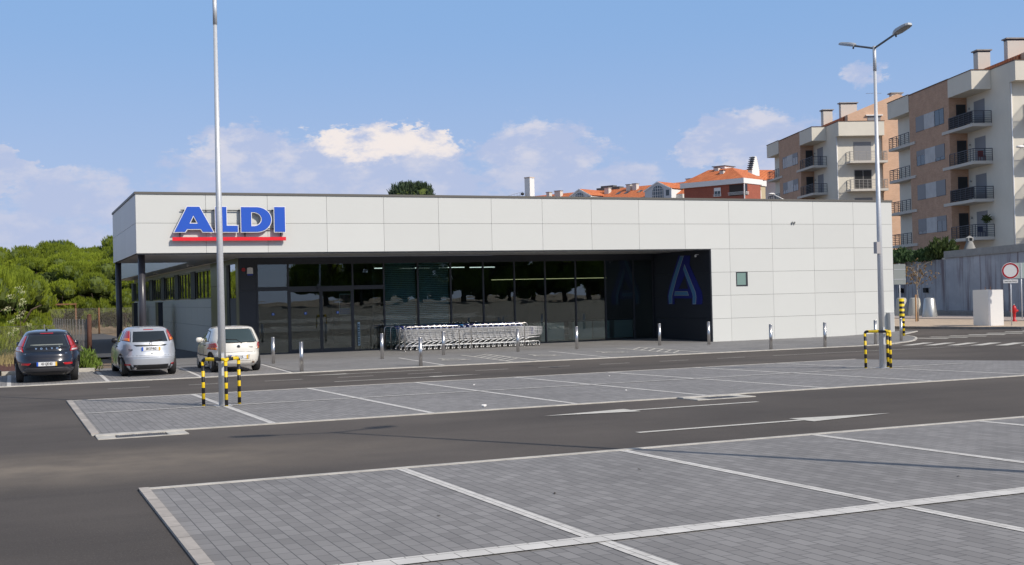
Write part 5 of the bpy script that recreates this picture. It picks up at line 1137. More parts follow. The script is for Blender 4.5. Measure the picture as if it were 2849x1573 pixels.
def fence(name, lab, pts, h, mm_, step, pm, pr=0.035):
    t = thing(name, lab, 'fence', (*pts[0], H(*pts[0])), 0, 'wire fences on the left'); z0 = H(*pts[0]); x0, y0 = pts[0]
    m = MB(); posts = []
    for a, b in zip(pts[:-1], pts[1:]):
        ln = math.hypot(b[0] - a[0], b[1] - a[1]); n = max(1, int(ln / step)); pr_ = None
        for k in range(n + 1):
            x, y = lerp(a[0], b[0], k / n), lerp(a[1], b[1], k / n); z = HB(x, y) if x > -4.4 and y < 84 else H(x, y); q = (x - x0, y - y0, z - z0)
            if pr_: m.add([pr_, q, (q[0], q[1], q[2] + h), (pr_[0], pr_[1], pr_[2] + h)], [(0, 1, 2, 3)])
            pr_ = q; posts.append(q)
    m.build('wire_mesh', mm_, t); m = MB(); used_ = set()
    for q in posts:
        if q in used_: continue
        used_.add(q); p = MB(); p.tube([(q[0], q[1], q[2] - 0.2), (q[0], q[1], q[2] + h + 0.06)], pr, 8); p.build('post', pm, t)
    for a, b in zip(posts[:-1], posts[1:]):
        if a != b: m.tube([(a[0], a[1], a[2] + h), (b[0], b[1], b[2] + h)], 0.008, 5)
    m.build('top_wire', greyp, t)
fence('wire_fence', 'long grey mesh fence running back from the rusty corner post beside the yard', [(-3.12, 19.9), (-3.6, 50), (-4.25, 82)], 1.75, ch2, 2.6, greyp, 0.03)
fence('wire_fence', 'low chain link fence across the dry bank behind the dark car', [(-3.2, 19.8), (-7.2, 13.0), (-13, 8)], 1.55, ch1, 2.9, greyp, 0.025)
fence('wire_fence', 'far chain link fence at the end of the dark gravel yard', [(-4.2, 83.5), (1.5, 83.8), (12, 84)], 2.6, ch1, 4.0, wood, 0.08)
t = thing('gate_post', 'thick rusty brown corner post of the fence, left of the silver car', 'post', (-3.0, 19.6, HB(-3.0, 19.6)))
m = MB(); m.tube([(0, 0, -0.2), (0, 0, 2.0)], 0.11, 12); m.build('post', mat('rusty_post', (0.10, 0.045, 0.03), 0.85, var=0.4, vscale=5), t); m = MB(); m.lathe([(0.11, 2.0), (0.13, 2.01), (0.0, 2.05)], (0, 0, 0), 12); m.build('cap', wood, t)
t = thing('wooden_rail', 'reddish wooden rail frame behind the top of the receding fence', 'fence', (-4.2, 86, HB(-4, 84)))
m = MB(); m.bar((0, 0, 3.1), (3.6, 0, 3.1), 0.15); m.build('rail', wood, t)
for x in (0, 3.6): m = MB(); m.bar((x, 0.1, 0), (x, 0.1, 3.2), 0.16); m.build('post', wood, t)
# striped kerb stone behind the dark car
t = thing('striped_kerb', 'low yellow and black striped kerb block at the left edge, behind the dark car', 'kerb', (-9.0, -5.15, HB(-9, -5)))
m = MB(); m.box(0, 2.1, -0.12, 0.14, 0, 0.17); m.build('block', stripe_mat('yellow_black_kerb', (0.62, 0.50, 0.02), (0.012, 0.012, 0.014), 0.42, 0, 0.5), t)

# ------------------------------------------------------------------ right-hand objects
def RZ(x, y, d=0.09): return HB(x, y) + d
t = thing('striped_post', 'thick yellow and black banded post at the rounded corner of the pavement', 'post', (27.15, -5.45, HB(27.15, -5.45) + 0.02))
m = MB(); m.tube([(0, 0, -0.05), (0, 0, 1.52)], 0.105, 20); m.build('shaft', stripe_mat('yellow_black_band', (0.80, 0.58, 0.01), (0.012, 0.012, 0.014), 0.202, 2, 0.5, phase=0.0), t); m = MB(); m.lathe([(0.105, 1.52), (0.09, 1.535), (0, 1.535)], (0, 0, 0), 20); m.build('cap', yellow, t)
t = thing('white_box', 'plain white rendered utility box standing on the sand bed before the stained wall', 'utility box', (34.74, -2.52, RZ(34.7, -2.5)), -0.324)
m = MB(); m.box(0, 0.70, 0, 1.55, -0.1, 1.65); m.build('body', white_s, t)
for x in (0.2, 0.45): m = MB(); m.tube([(x, 0.7, 1.65), (x, 0.7, 1.79)], 0.012, 6); m.build('lifting_eye', wood, t)
def signpost(x, y, z0, lab, kind):
    t = thing('road_sign', lab, 'road sign', (x, y, RZ(x, y)), 0 if kind != 'plate' else 0.12); top = z0
    m = MB(); m.tube([(0, 0, -0.1), (0, 0, top)], 0.028, 10); m.build('post', galv, t); return t
t = signpost(35.23, -3.38, 2.87 + 0.38 - RZ(35.2, -3.4), 'round white road sign with a red rim above a small plate by the white box', 'disc'); t.rotation_euler = (0, 0, rad(-42)); zc = 2.87 - RZ(35.23, -3.38)
ci = lambda r, n=32: [(r * math.cos(2 * math.pi * k / n), zc + r * math.sin(2 * math.pi * k / n)) for k in range(n)]
m = MB(); m.plate([ci(0.372)], (0, 2), -0.05, -0.03); d = m.build('disc', white_s, t); m = MB(); m.plate([ci(0.352), ci(0.285)], (0, 2), -0.056, -0.0505); m.build('red_ring', mat('sign_ring_red', (0.42, 0.01, 0.02), 0.4), d)
m = MB(); m.box(-0.31, 0.31, -0.05, -0.03, zc - 0.56, zc - 0.40); pl_ = m.build('plate', white_s, t); text_mesh('plate_text', 'Excepto Cargas e Descargas', 0.072, txt, pl_, (0, -0.0525, zc - 0.48), (rad(90), 0, 0), 0.001, 0.62)
t = signpost(34.9, 3.55, 3.4 - 0.3, 'grey sign plate seen from behind at the right end of the shop', 'plate'); t.rotation_euler = (0, 0, rad(-30))
sgm = mat('sign_back', (0.34, 0.37, 0.36), 0.5, 0.3)
m = MB(); m.box(-0.28, 0.30, -0.05, -0.03, 2.05, 3.08); m.build('plate', sgm, t); m = MB(); m.box(-0.28, 0.30, -0.06, -0.0505, 2.3, 2.33); m.box(-0.28, 0.30, -0.06, -0.0505, 2.8, 2.83); m.build('back_rail', galv, t)
t = signpost(44.5, 4.9, 3.1, 'greenish sign plate seen from behind, behind the round sign', 'plate'); t.rotation_euler = (0, 0, rad(-35))
m = MB(); m.box(-0.62, 0.62, -0.05, -0.03, 2.25, 3.1); m.build('plate', mat('sign_back_green', (0.38, 0.46, 0.44), 0.5, 0.2), t); m = MB(); m.box(-0.03, 0.03, -0.07, -0.0505, 2.25, 3.1); m.build('back_rail', galv, t)
t = thing('fire_hydrant', 'red pillar fire hydrant behind the post of the round sign', 'hydrant', (40.8, 1.87, RZ(40.8, 1.9)))
m = MB(); m.lathe([(0.13, 0), (0.13, 0.06), (0.075, 0.08), (0.075, 0.42), (0.115, 0.46), (0.115, 0.68), (0.09, 0.76), (0.05, 0.82), (0, 0.85)], (0, 0, 0), 18); m.build('body', redp, t)
for a in (-0.7, 0.9, 2.4): m = MB(); m.tube([(0, 0, 0.58), (0.2 * math.cos(a), 0.2 * math.sin(a), 0.54)], 0.055, 12); m.build('outlet', redp, t)
m = MB(); m.tube([(0, 0, 0.84), (0, 0, 0.9)], 0.03, 6); m.build('valve_nut', mat('valve_grey', (0.5, 0.5, 0.5), 0.4), t)
bm_ = mat('bin_silver', (0.50, 0.51, 0.50), 0.32, 0.6); bg_ = mat('bin_cream', (0.46, 0.45, 0.40), 0.6)
for (x, y, m_, lab, r1, strp) in ((47.34, 15.13, bm_, 'conical silver recycling bin, rightmost of the three by the sapling', (0.02, 0.08, 0.40), 1), (49.6, 19.0, bg_, 'conical beige recycling bin with a yellow edge, behind the sapling', (0.70, 0.42, 0.02), 1), (50.2, 21.0, bg_, 'conical grey recycling bin half hidden at the corner of the shop', (0.2, 0.2, 0.2), 0)):
    t = thing('recycling_bin', lab, 'bin', (x, y, RZ(x, y)), 0, 'conical bins across the road')
    m = MB(); m.lathe([(0.47, 0), (0.47, 0.05), (0.33, 1.17), (0.26, 1.24), (0, 1.26)], (0, 0, 0), 26); m.build('body', m_, t)
    m = MB(); m.lathe([(0.485, 0.0), (0.346, 1.15)], (0, 0, 0), 26); m.v = m.v; keep = [f for f in m.f if (f[0] % 26) in (24, 25, 0)]; m.f = keep; m.m = [0] * len(keep); m.sm = [True] * len(keep); m.build('coloured_stripe', mat('bin_stripe_%d' % int(r1[0] * 100), r1, 0.5), t)
    m = MB(); m.box(0.28, 0.37, -0.09, 0.09, 0.98, 1.12); m.build('slot_hood', m_, t)
t = thing('sapling', 'thin bare sapling with a wooden stake and a few brown leaves on the sand bed', 'tree', (40.0, 8.0, RZ(40, 8.0)))
m = MB(); m.tube([(0, 0, 0), (0.05, 0, 1.2), (-0.03, 0, 2.0), (0.12, 0, 3.2)], [0.045, 0.035, 0.028, 0.01], 8)
random.seed(9)
for z, a, l in ((1.9, 0.3, 1.3), (2.0, 3.0, 1.0), (2.2, 4.4, 0.9), (2.4, 1.2, 1.1), (2.6, 2.6, 0.8), (2.7, 5.6, 0.9)): m.tube([(0, 0, z), (math.cos(a) * l * .4, math.sin(a) * l * .4, z + l * .5), (math.cos(a) * l * .8, math.sin(a) * l * .8, z + l * .7)], [0.018, 0.012, 0.005], 6)
m.build('trunk', mat('pale_bark', (0.34, 0.30, 0.26), 0.9), t); m = MB()
for _ in range(150): tuft(m, (random.gauss(0, .55), random.gauss(0, .4), 2.6 + random.gauss(0, .32)), (0, 0, 1), 0.10, 0.035, 2, 0.1)
m.build('crown', mat('brown_leaves', (0.16, 0.10, 0.04), 0.8, var=0.4), t); m = MB(); m.bar((-0.12, 0, -0.1), (-0.12, 0, 1.5), 0.07); m.build('stake', mat('stake_wood', (0.36, 0.22, 0.12), 0.9), t)
# road behind and the stained retaining wall
rw = bpy.data.materials.new('stained_concrete'); rw.use_nodes = True
def build_rw():
    nt = rw.node_tree; N = nt.nodes; L = nt.links; b = N['Principled BSDF']; tc = N.new('ShaderNodeTexCoord')
    def layer(sc, det, lo, hi, amt, col, prev):
        mp = N.new('ShaderNodeMapping'); mp.inputs['Scale'].default_value = sc; L.new(tc.outputs['Object'], mp.inputs[0]); n = N.new('ShaderNodeTexNoise'); n.inputs['Scale'].default_value = 1; n.inputs['Detail'].default_value = det; n.inputs['Roughness'].default_value = 0.65
        L.new(mp.outputs[0], n.inputs['Vector']); r = N.new('ShaderNodeMapRange'); L.new(n.outputs[0], r.inputs[0])
        for i, v in enumerate((lo, hi, 0, amt)): r.inputs[i + 1].default_value = v
        mx = N.new('ShaderNodeMix'); mx.data_type = 'RGBA'; L.new(r.outputs[0], mx.inputs[0])
        if isinstance(prev, tuple): mx.inputs[6].default_value = (*prev, 1)
        else: L.new(prev, mx.inputs[6])
        mx.inputs[7].default_value = (*col, 1); return mx.outputs[2]
    a = layer((0.4, 0.4, 0.5), 4, 0.4, 0.65, 0.7, (0.52, 0.54, 0.57), (0.36, 0.38, 0.42)); a = layer((2.2, 2.2, 0.12), 6, 0.50, 0.62, 0.75, (0.13, 0.085, 0.095), a); a = layer((5, 5, 0.1), 5, 0.56, 0.7, 0.6, (0.38, 0.39, 0.41), a)
    L.new(a, b.inputs['Base Color']); b.inputs['Roughness'].default_value = 0.9
build_rw()
t = thing('retaining_wall', 'high streaked grey concrete retaining wall with a pale coping below the apartment block', 'wall', (53.05, 19.75, 0))
d = Vector((51.79 - 53.15, 11.61 - 19.72, 0)); d.normalize(); q = Vector((-d.y, d.x, 0)) * -1
def wseg(m, a, b, z0a, z0b, z1a, z1b, w):
    a = Vector(a); b = Vector(b); o = q * w
    m.add([(a.x, a.y, z0a), (b.x, b.y, z0b), (b.x, b.y, z1b), (a.x, a.y, z1a), (a.x - o.x, a.y - o.y, z0a), (b.x - o.x, b.y - o.y, z0b), (b.x - o.x, b.y - o.y, z1b), (a.x - o.x, a.y - o.y, z1a)], [(0, 1, 2, 3), (7, 6, 5, 4), (0, 4, 5, 1), (1, 5, 6, 2), (2, 6, 7, 3), (3, 7, 4, 0)])
m = MB(); wseg(m, (0, 0, 0), d * 30, -0.3, -0.3, 4.12, 4.6, 0.4); m.build('wall_face', rw, t)
m = MB(); wseg(m, -q * -0.0 + d * 0 + q * 0.12, d * 30 + q * 0.12, 4.125, 4.605, 4.60, 5.1, 0.7); m.build('coping', conc, t)
m = MB(); e = Vector((55.34 - 53.05, 27.48 - 19.75, 0)); wseg(m, (0.05, 0.1, 0), e * 2.2 + Vector((0.05, 0.1, 0)), -0.3, -0.3, 4.05, 4.15, 0.4); m.build('lower_wall', rw, t)
for k in (0.35, 0.85):
    c = e * k; ee = e.normalized(); o = Vector((-ee.y, ee.x, 0)) * 0.06
    m = MB(); m.bar((c.x + o.x, c.y + o.y, 1.75), (c.x + o.x, c.y + o.y, 2.1), 0.42, 0.30); m.build('drain_hole', black_m, t)
t = thing('garden_wall', 'low pale garden wall behind the plants at the foot of the apartment block', 'wall', (56.2, 22.5, 0))
m = MB(); m.box(-0.1, 0.1, 0, 12, 3.9, 4.85); m.build('wall_face', white_r, t); m = MB(); m.box(-0.16, 0.16, 0, 12, 4.851, 4.93); m.build('coping', conc, t)
for i, (x, y, z, r, h, mm_) in enumerate(((54.2, 25.6, 4.0, 1.1, 1.0, sg2), (54.6, 28.0, 4.0, 1.0, 0.9, sg2), (53.6, 22.2, 4.0, 0.9, 0.8, sg2), (53.9, 20.9, 4.2, 1.1, 1.3, leaf_d), (54.9, 30.2, 4.0, 1.0, 0.8, sg2))):
    shrub(x, y, z, r, h, 'garden shrub on top of the stained wall, ' + ['third', 'fourth', 'second', 'tallest, first', 'fifth'][i] + ' leftward from the coping', mm_, 'garden_shrub', 420, 'shrub', 0.28, 0.06)
pk = thing('palm_plant', 'small spiky palm growing on top of the stained wall above the sapling', 'palm', (53.6, 23.4, 4.2))
m = MB(); m.tube([(0, 0, -0.2), (0, 0, 0.5)], [0.12, 0.1], 8); m.build('trunk', bark, pk); m = MB()
for k in range(16):
    a = k * 2.4; el_ = 0.9 - 0.05 * k; p0 = Vector((0, 0, 0.5)); pr_ = p0
    for s_ in range(5):
        f = (s_ + 1) / 5; p1 = p0 + Vector((math.cos(a) * f * 1.0, math.sin(a) * f * 1.0, math.sin(el_) * f * 0.9 - f * f * 0.6)); m.bar(pr_, p1, 0.10 * (1.1 - f), 0.01); pr_ = p1
m.build('frond', sg2, pk)
t = thing('stone_chimney', 'squat tapering pale chimney of a barbecue standing above the stained wall', 'chimney', (56.1, 20.6, 4.4), -0.32)
m = MB(); m.lathe([(0.62, -0.4), (0.62, 0.0), (0.26, 0.85), (0.24, 0.95)], (0, 0, 0), 4); m.build('stack', conc, t); m = MB(); m.box(-0.2, -0.1, -0.2, 0.2, 0.95, 1.15); m.box(0.1, 0.2, -0.2, 0.2, 0.95, 1.15); m.build('vent_block', conc, t); m = MB(); m.lathe([(0.34, 1.15), (0.05, 1.32)], (0, 0, 0), 4); m.build('cap', conc, t)

# ------------------------------------------------------------------ apartment blocks
brick_p = brick_mat('pinkish_brick', (0.44, 0.26, 0.165), (0.51, 0.31, 0.21), (0.48, 0.35, 0.26), 0.26, 0.085, 0.012, 0.85, 'sz', 0.5, 0.1, 0.12, 1.2)
brick_l = brick_mat('peach_brick', (0.60, 0.37, 0.24), (0.66, 0.42, 0.28), (0.62, 0.46, 0.35), 0.26, 0.085, 0.012, 0.85, 'sz', 0.5, 0.1, 0.08, 1.2)
roof_t = brick_mat('clay_tiles', (0.62, 0.17, 0.06), (0.72, 0.24, 0.09), (0.30, 0.08, 0.035), 0.24, 0.40, 0.03, 0.8, 'sy', 0.0, 0.5, 0.16, 1.0)
wallw = mat('apartment_render', (0.70, 0.66, 0.57), 0.9, var=0.05, vscale=0.5); panelw = mat('window_infill_panel', (0.50, 0.50, 0.50), 0.7, var=0.12, vscale=1.5); shut = mat('roller_shutter', (0.24, 0.245, 0.26), 0.6); slabm = mat('balcony_concrete', (0.56, 0.53, 0.48), 0.8)
railm = mat('balcony_rail_dark', (0.04, 0.045, 0.06), 0.5); raill = mat('balcony_rail_pale', (0.30, 0.29, 0.28), 0.5); doorm = mat('dark_door', (0.02, 0.022, 0.025), 0.3)
cloth_d = mat('balcony_cloth', (0.022, 0.022, 0.028), 0.9)
def railing(parent, pts, z, m_, h=0.95, n=6, step=0.9):
    mb = MB()
    for (a, b) in zip(pts[:-1], pts[1:]):
        A = Vector((*a, z)); B = Vector((*b, z)); ln = (B - A).length
        for k in range(n): zz = Vector((0, 0, 0.12 + (h - 0.12) * k / (n - 1))); mb.bar(A + zz, B + zz, 0.03 if k < n - 1 else 0.055)
        for k in range(int(ln / step) + 1): P = A.lerp(B, min(1, k * step / ln)); mb.bar(P, P + Vector((0, 0, h)), 0.045)
        mb.bar(B, B + Vector((0, 0, h)), 0.045)
    return mb.build('railing', m_, parent)
def apartment(lab, loc, zo, covers, gable=True, levels=(14.78, 11.85, 8.9, 5.95)):
    """local frame: x to the right along the lit side, y away from the street; z is the height above the car park"""
    t = thing('apartment_block', lab, 'apartment block', (loc[0], loc[1], 0), -0.324, 'brick and cream apartment blocks'); Z = lambda z: z + zo
    m = MB(); m.box(1.512, 14, -7.05, 12.33, -1, Z(18.9)); m.box(0.85, 1.511, 7.80, 12.33, -1, Z(18.9)); m.build('wall', wallw, t)
    m = MB(); m.box(0.0, 1.505, 0.0, 7.79, -1, Z(18.92)); m.build('brick_wall', brick_p, t)
    m = MB(); m.box(-0.05, 1.6, -0.05, 7.84, Z(18.925), Z(19.0)); m.box(-0.1, 1.6, -4.23, -0.06, Z(18.905), Z(18.96)); m.box(1.47, 6.5, -8.0, -4.24, Z(18.905), Z(18.96)); m.box(-0.1, 1.6, 7.85, 12.5, Z(19.0), Z(19.06)); m.build('wall_cap', mat('terracotta_cap', (0.13, 0.075, 0.05), 0.8), t)
    m = MB(); m.box(-0.06, 1.50, -4.18, -0.01, Z(17.42), Z(18.90)); m.build('canopy_box', wallw, t)
    m = MB(); m.box(-0.06, 0.84, 7.82, 12.45, Z(17.50), Z(19.0)); m.build('canopy_box', wallw, t)
    m = MB(); m.box(1.515, 6.42, -7.96, -7.055, Z(17.42), Z(18.90)); m.build('canopy_box', wallw, t)
    for li, zl in enumerate(levels):
        z = Z(zl)
        for s0, s1, kind in ((4.78, 6.45, 0), (0.92, 2.70, 1)):
            st = covers[li][kind]; m = MB(); m.box(-0.03, 0.02, s0, s1, z + 0.72, z + 0.76); m.box(-0.02, 0.02, s0, s0 + 0.05, z + 0.76, z + 2.02); m.box(-0.02, 0.02, s1 - 0.05, s1, z + 0.76, z + 2.02); m.box(-0.02, 0.02, s0 + 0.05, s1 - 0.05, z + 1.98, z + 2.02); m.box(-0.018, 0.02, (s0 + s1) / 2 - 0.02, (s0 + s1) / 2 + 0.02, z + 0.76, z + 1.98)
            w = m.build('window', frame_m, t); m = MB(); m.box(-0.008, 0.0, s0 + 0.05, s1 - 0.05, z + 0.76, z + 1.98); m.build('pane', pane_m, w)
            if st > 0: m = MB(); m.box(-0.026, -0.02, s0 + 0.03, s1 - 0.03, z + 2.0 - 1.24 * st, z + 2.02); m.build('shutter', shut, w)
        m = MB(); m.box(-0.025, 0.0, 2.71, 4.77, z + 0.74, z + 2.02); m.build('infill_panel', panelw, t)
        m = MB(); m.plate([[(1.515, 0.0), (1.515, -4.17), (-0.08, -4.17), (-0.08, 1.24), (-0.001, 1.24), (-0.001, 0.0)]], (0, 1), z - 0.24, z); b = m.build('balcony', slabm, t)
        railing(b, [(-0.04, 0.0), (-0.04, -4.12), (1.5, -4.12)], z, railm)
        if covers[li][2]:
            m = MB(); m.box(-0.005, 0.005, -4.08, -0.05, z + 0.08, z + 0.93); m.build('balcony_screen', cloth_d, b)
        m = MB(); m.plate([[(0.84, 7.9), (0.84, 12.35), (-0.08, 12.35), (-0.08, 6.63), (-0.001, 6.63), (-0.001, 7.9)]], (0, 1), z - 0.24, z); b = m.build('balcony', slabm, t)
        railing(b, [(-0.04, 7.9), (-0.04, 12.3), (0.84, 12.3)], z, railm)
        m = MB(); m.box(0.6, 1.40, -0.03, -0.002, z, z + 2.10); dd = m.build('balcony_door', frame_m, t); m = MB(); m.box(0.68, 1.28, -0.04, -0.031, z + 0.05, z + 2.0); m.build('pane', doorm, dd)
        m = MB(); m.box(1.49, 1.51, -3.05, -1.26, z, z + 2.10); m.build('roller_shutter_door', shut, t)
        m = MB(); m.lathe([(0.05, 0), (0.07, 0.08), (0.03, 0.16)], (1.42, -0.55, z + 1.6), 8); m.build('wall_light', conc, t)
        # lit front: balcony door and slab
        m = MB(); m.box(3.40, 5.30, -7.09, -7.051, z, z + 2.08); dd = m.build('balcony_door', raill, t); m = MB(); m.box(3.47, 5.23, -7.10, -7.091, z + 0.05, z + 2.02); m.build('shutter' if covers[li][3] else 'pane', shut if covers[li][3] else doorm, dd)
        if not covers[li][3]: m = MB(); m.box(4.32, 4.37, -7.115, -7.101, z, z + 2.02); m.build('frame_bar', raill, dd)
        m = MB(); m.box(2.55, 6.6, -8.25, -7.055, z - 0.24, z); b = m.build('balcony', slabm, t)
        railing(b, [(2.6, -7.1), (2.6, -8.2), (6.55, -8.2), (6.55, -7.1)], z, raill)
    m = MB(); m.tube([(1.60, -7.12, 0), (1.60, -7.12, Z(17.4))], 0.05, 8); m.build('drainpipe', white_s, t)
    # roof with its gable and chimneys
    m = MB(); m.plate([[(2.6, Z(18.96)), (2.6, Z(19.62)), (8.2, Z(21.75)), (13.9, Z(19.6)), (13.9, Z(18.96))]], (0, 2), -6.4, 12.2); m.build('roof', roof_t, t)
    m = MB(); m.plate([[(6.45, -1), (14.2, -1), (14.2, Z(19.45)), (8.2, Z(21.85)), (2.78, Z(19.7)), (2.78, Z(18.95)), (6.45, Z(18.95))]], (0, 2), -7.04 - 0.25, -6.41); m.build('gable_wall', brick_l, t)
    m = MB(); m.box(4.7, 6.5, -7.5, -7.3, Z(19.55), Z(19.66)); m.build('awning_box', white_s, t); m = MB(); m.box(4.9, 6.3, -7.33, -7.3, Z(18.8), Z(19.55)); m.build('attic_window', shut, t)
    for (w0, w1, s0, s1, zt_) in ((3.15, 4.2, 1.2, 2.0, 22.0 - 0.62), (3.9, 5.7, -2.3, -1.7, 22.2 - 0.62)):
        m = MB(); m.box(w0, w1, s0, s1, Z(18.95), Z(zt_)); c_ = m.build('chimney', white_r, t); m = MB(); m.box(w0 - 0.02, w1 + 0.02, s0, s1, Z(zt_ + 0.001), Z(zt_ + 0.12)); m.build('vent', doorm, c_); m = MB(); m.box(w0 - 0.14, w1 + 0.14, s0 - 0.12, s1 + 0.12, Z(zt_ + 0.121), Z(zt_ + 0.22)); m.build('cap_slab', conc, c_)
    m = MB(); m.box(8.0, 9.1, -6.3, -5.6, Z(21.2), Z(22.05)); c_ = m.build('chimney', white_r, t); m = MB(); m.box(7.85, 9.25, -6.45, -5.45, Z(22.051), Z(22.15)); m.build('cap_slab', conc, c_)
    m = MB(); m.tube([(6.6, -5, Z(20.5)), (6.6, -5, Z(22.6))], 0.02, 6); m.tube([(5.7, -5, Z(22.3)), (7.4, -5, Z(22.3))], 0.012, 5)
    for k in range(6): m.tube([(5.8 + 0.3 * k, -5.3, Z(22.3)), (5.8 + 0.3 * k, -4.7, Z(22.3))], 0.009, 5)
    m.build('aerial', conc, t); return t
apartment('nearest brick and cream apartment block at the right edge, four rows of balconies', (63.69, 30.31), 0.0, [(1, 0, 1, 1), (0.35, 0.8, 0, 0), (1, 1, 1, 1), (0.85, 0.3, 0, 1)])
apartment('farther brick and cream apartment block behind the right end of the shop', (74.06, 63.92), 0.62, [(0.1, 0.35, 0, 1), (0.7, 0.45, 0, 0), (1, 1, 0, 1), (1, 1, 0, 1)])
def in_apt(ox, oy, x, y): c_, s_ = math.cos(-0.324), math.sin(-0.324); return (ox + x * c_ - y * s_, oy + x * s_ + y * c_)
def patio_chair(x, y, z, col, lab):
    t = thing('balcony_chair', lab, 'chair', (*in_apt(63.69, 30.31, x, y), z), -0.324); m_ = mat('chair_' + col, {'red': (0.16, 0.03, 0.03), 'blue': (0.03, 0.045, 0.10)}[col], 0.6)
    m = MB(); m.box(-0.22, 0.22, -0.22, 0.22, 0.40, 0.44); m.build('seat', m_, t); m = MB(); m.box(-0.22, 0.22, 0.2, 0.24, 0.45, 0.86); m.build('backrest', m_, t)
    for a in (-0.2, 0.2):
        for b in (-0.2, 0.2): m = MB(); m.box(a - 0.02, a + 0.02, b - 0.02, b + 0.02, 0, 0.40); m.build('leg', m_, t)
patio_chair(0.95, -3.5, 11.85, 'red', 'red brown chair on the second balcony from the top of the near apartment block'); patio_chair(0.9, -3.2, 5.95, 'blue', 'dark blue chair on the lowest balcony of the near apartment block')
hb_ = thing('hanging_basket', 'dark hanging plant basket above the lowest balcony of the near apartment block', 'plant basket', (*in_apt(63.69, 30.31, 1.0, -3.9), 7.35))
m = MB(); blob(m, (0, 0, 0), (0.24, 0.24, 0.2)); m.build('pot', leaf_d, hb_); m = MB()
for _ in range(90): u = random.uniform(0, 6.28); v = random.uniform(-1, 1); q2 = math.sqrt(1 - v * v); tuft(m, (0.2 * q2 * math.cos(u), 0.2 * q2 * math.sin(u), 0.2 * v), (math.cos(u), math.sin(u), v), 0.16, 0.04, 2, 0.0)
m.build('foliage', leaf_d, hb_)

# ------------------------------------------------------------------ red brick building and the tiled houses far behind
redb = brick_mat('dark_red_brick', (0.30, 0.075, 0.045), (0.36, 0.095, 0.055), (0.32, 0.13, 0.09), 0.25, 0.08, 0.01, 0.85, 'sz', 0.5, 0.1, 0.1, 1.0)
rb = thing('brick_building', 'dark red brick building with a white parapet band and orange tiled hipped roof', 'building', (101.98, 116.17, 0), rad(26))
# local: x right (lit side), y away along the shaded side
def rbx(nm, a, mt, par=None): m = MB(); m.box(*a); return m.build(nm, mt, par or rb)
rbx('wall', (0, 5.25, 0, 11.4, 0, 19.3), redb); rbx('corner_pier', (-0.04, 0.10, -0.04, 0.10, 0, 19.3), white_s)
rbx('parapet', (-0.35, 5.85, -0.12, 11.95, 19.32, 20.16), white_s)
m = MB(); m.add([(-0.3, -0.1, 20.17), (7.5, -0.1, 20.17), (7.5, 11.9, 20.17), (-0.3, 11.9, 20.17), (3.2, 4.0, 22.35), (6.8, 4.2, 22.3), (6.8, 8.0, 22.3), (3.2, 8.6, 22.35)], [(0, 1, 5, 4), (1, 2, 6, 5), (2, 3, 7, 6), (3, 0, 4, 7), (4, 5, 6, 7)]); m.build('roof', roof_t, rb)
for y0, y1, st in ((4.35, 5.6, 0),):
    w = rbx('window', (-0.04, 0.0, y0, y1, 17.5, 18.95), white_s); rbx('pane', (-0.05, -0.041, y0 + 0.1, 4.94, 17.58, 18.4), pane_m, w); rbx('pane', (-0.05, -0.041, 5.0, y1 - 0.1, 17.58, 18.4), pane_m, w)
    m = MB()
    for k in range(3): m.bar((-0.15, y0 - 0.15, 17.55 + 0.16 * k), (-0.15, y1 + 0.15, 17.55 + 0.16 * k), 0.05)
    m.build('window_rail', white_s, w)
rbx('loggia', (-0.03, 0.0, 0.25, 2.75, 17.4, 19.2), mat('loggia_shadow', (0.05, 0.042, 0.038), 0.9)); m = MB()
for k in range(3): m.bar((-0.12, 0.1, 17.6 + 0.18 * k), (-0.12, 2.95, 17.6 + 0.18 * k), 0.06); m.bar((0.2, -0.12, 17.6 + 0.18 * k), (1.2, -0.12, 17.6 + 0.18 * k), 0.06)
m.build('loggia_rail', white_s, rb); rbx('loggia_opening', (0.12, 0.95, -0.03, 0.0, 17.4, 19.2), doorm)
rbx('rear_wing', (5.26, 9.0, 1.2, 9.0, 0, 20.1), mat('cream_wing', (0.50, 0.42, 0.28), 0.9)); rbx('rear_wing_parapet', (5.9, 9.1, 1.0, 9.0, 19.35, 20.3), white_s)
rbx('wing_window', (6.2, 7.5, 1.16, 1.19, 17.0, 18.6), white_s)
for a in ((1.5, 2.1, 4.7, 5.4, 20.6, 21.85), (2.6, 3.3, 6.3, 7.0, 21.2, 22.55)): c_ = rbx('chimney', a, white_r); rbx('cap_slab', (a[0] - 0.08, a[1] + 0.08, a[2] - 0.08, a[3] + 0.08, a[5] + 0.001, a[5] + 0.08), frame_m, c_)
c_ = rbx('roof_plant_room', (4.2, 7.2, 6.0, 8.2, 21.8, 22.9), white_s); rbx('plant_room_roof', (4.0, 7.4, 5.8, 8.4, 22.901, 23.0), cap_m, c_); rbx('louvre', (4.17, 4.199, 6.5, 7.6, 22.1, 22.6), shut, c_)
zz = thing('stepped_chimney', 'tall white chimney block with sloping stepped dark vents above the red brick building', 'chimney', (109.6, 124.2, 21.5), rad(26))
m = MB(); m.plate([[(-0.9, 0), (1.6, 0), (1.6, 0.9), (0.75, 3.2), (0.2, 3.3), (-0.9, 0.9)]], (0, 2), 0, 0.8); m.build('stack', white_s, zz)
m = MB()
for k in range(7): x_ = -1.05 + 0.16 * k; z_ = 0.95 + 0.34 * k; m.box(x_ - 0.22, x_ + 0.3, -0.03, 0.83, z_, z_ + 0.13)
m.build('vent_hood', doorm, zz)
m = MB()
for k in range(6): x_ = 1.66 - 0.13 * k; z_ = 0.9 + 0.36 * k; m.box(x_ - 0.1, x_ + 0.06, 0, 0.8, z_, z_ + 0.07)
m.build('step', roof_t, zz)
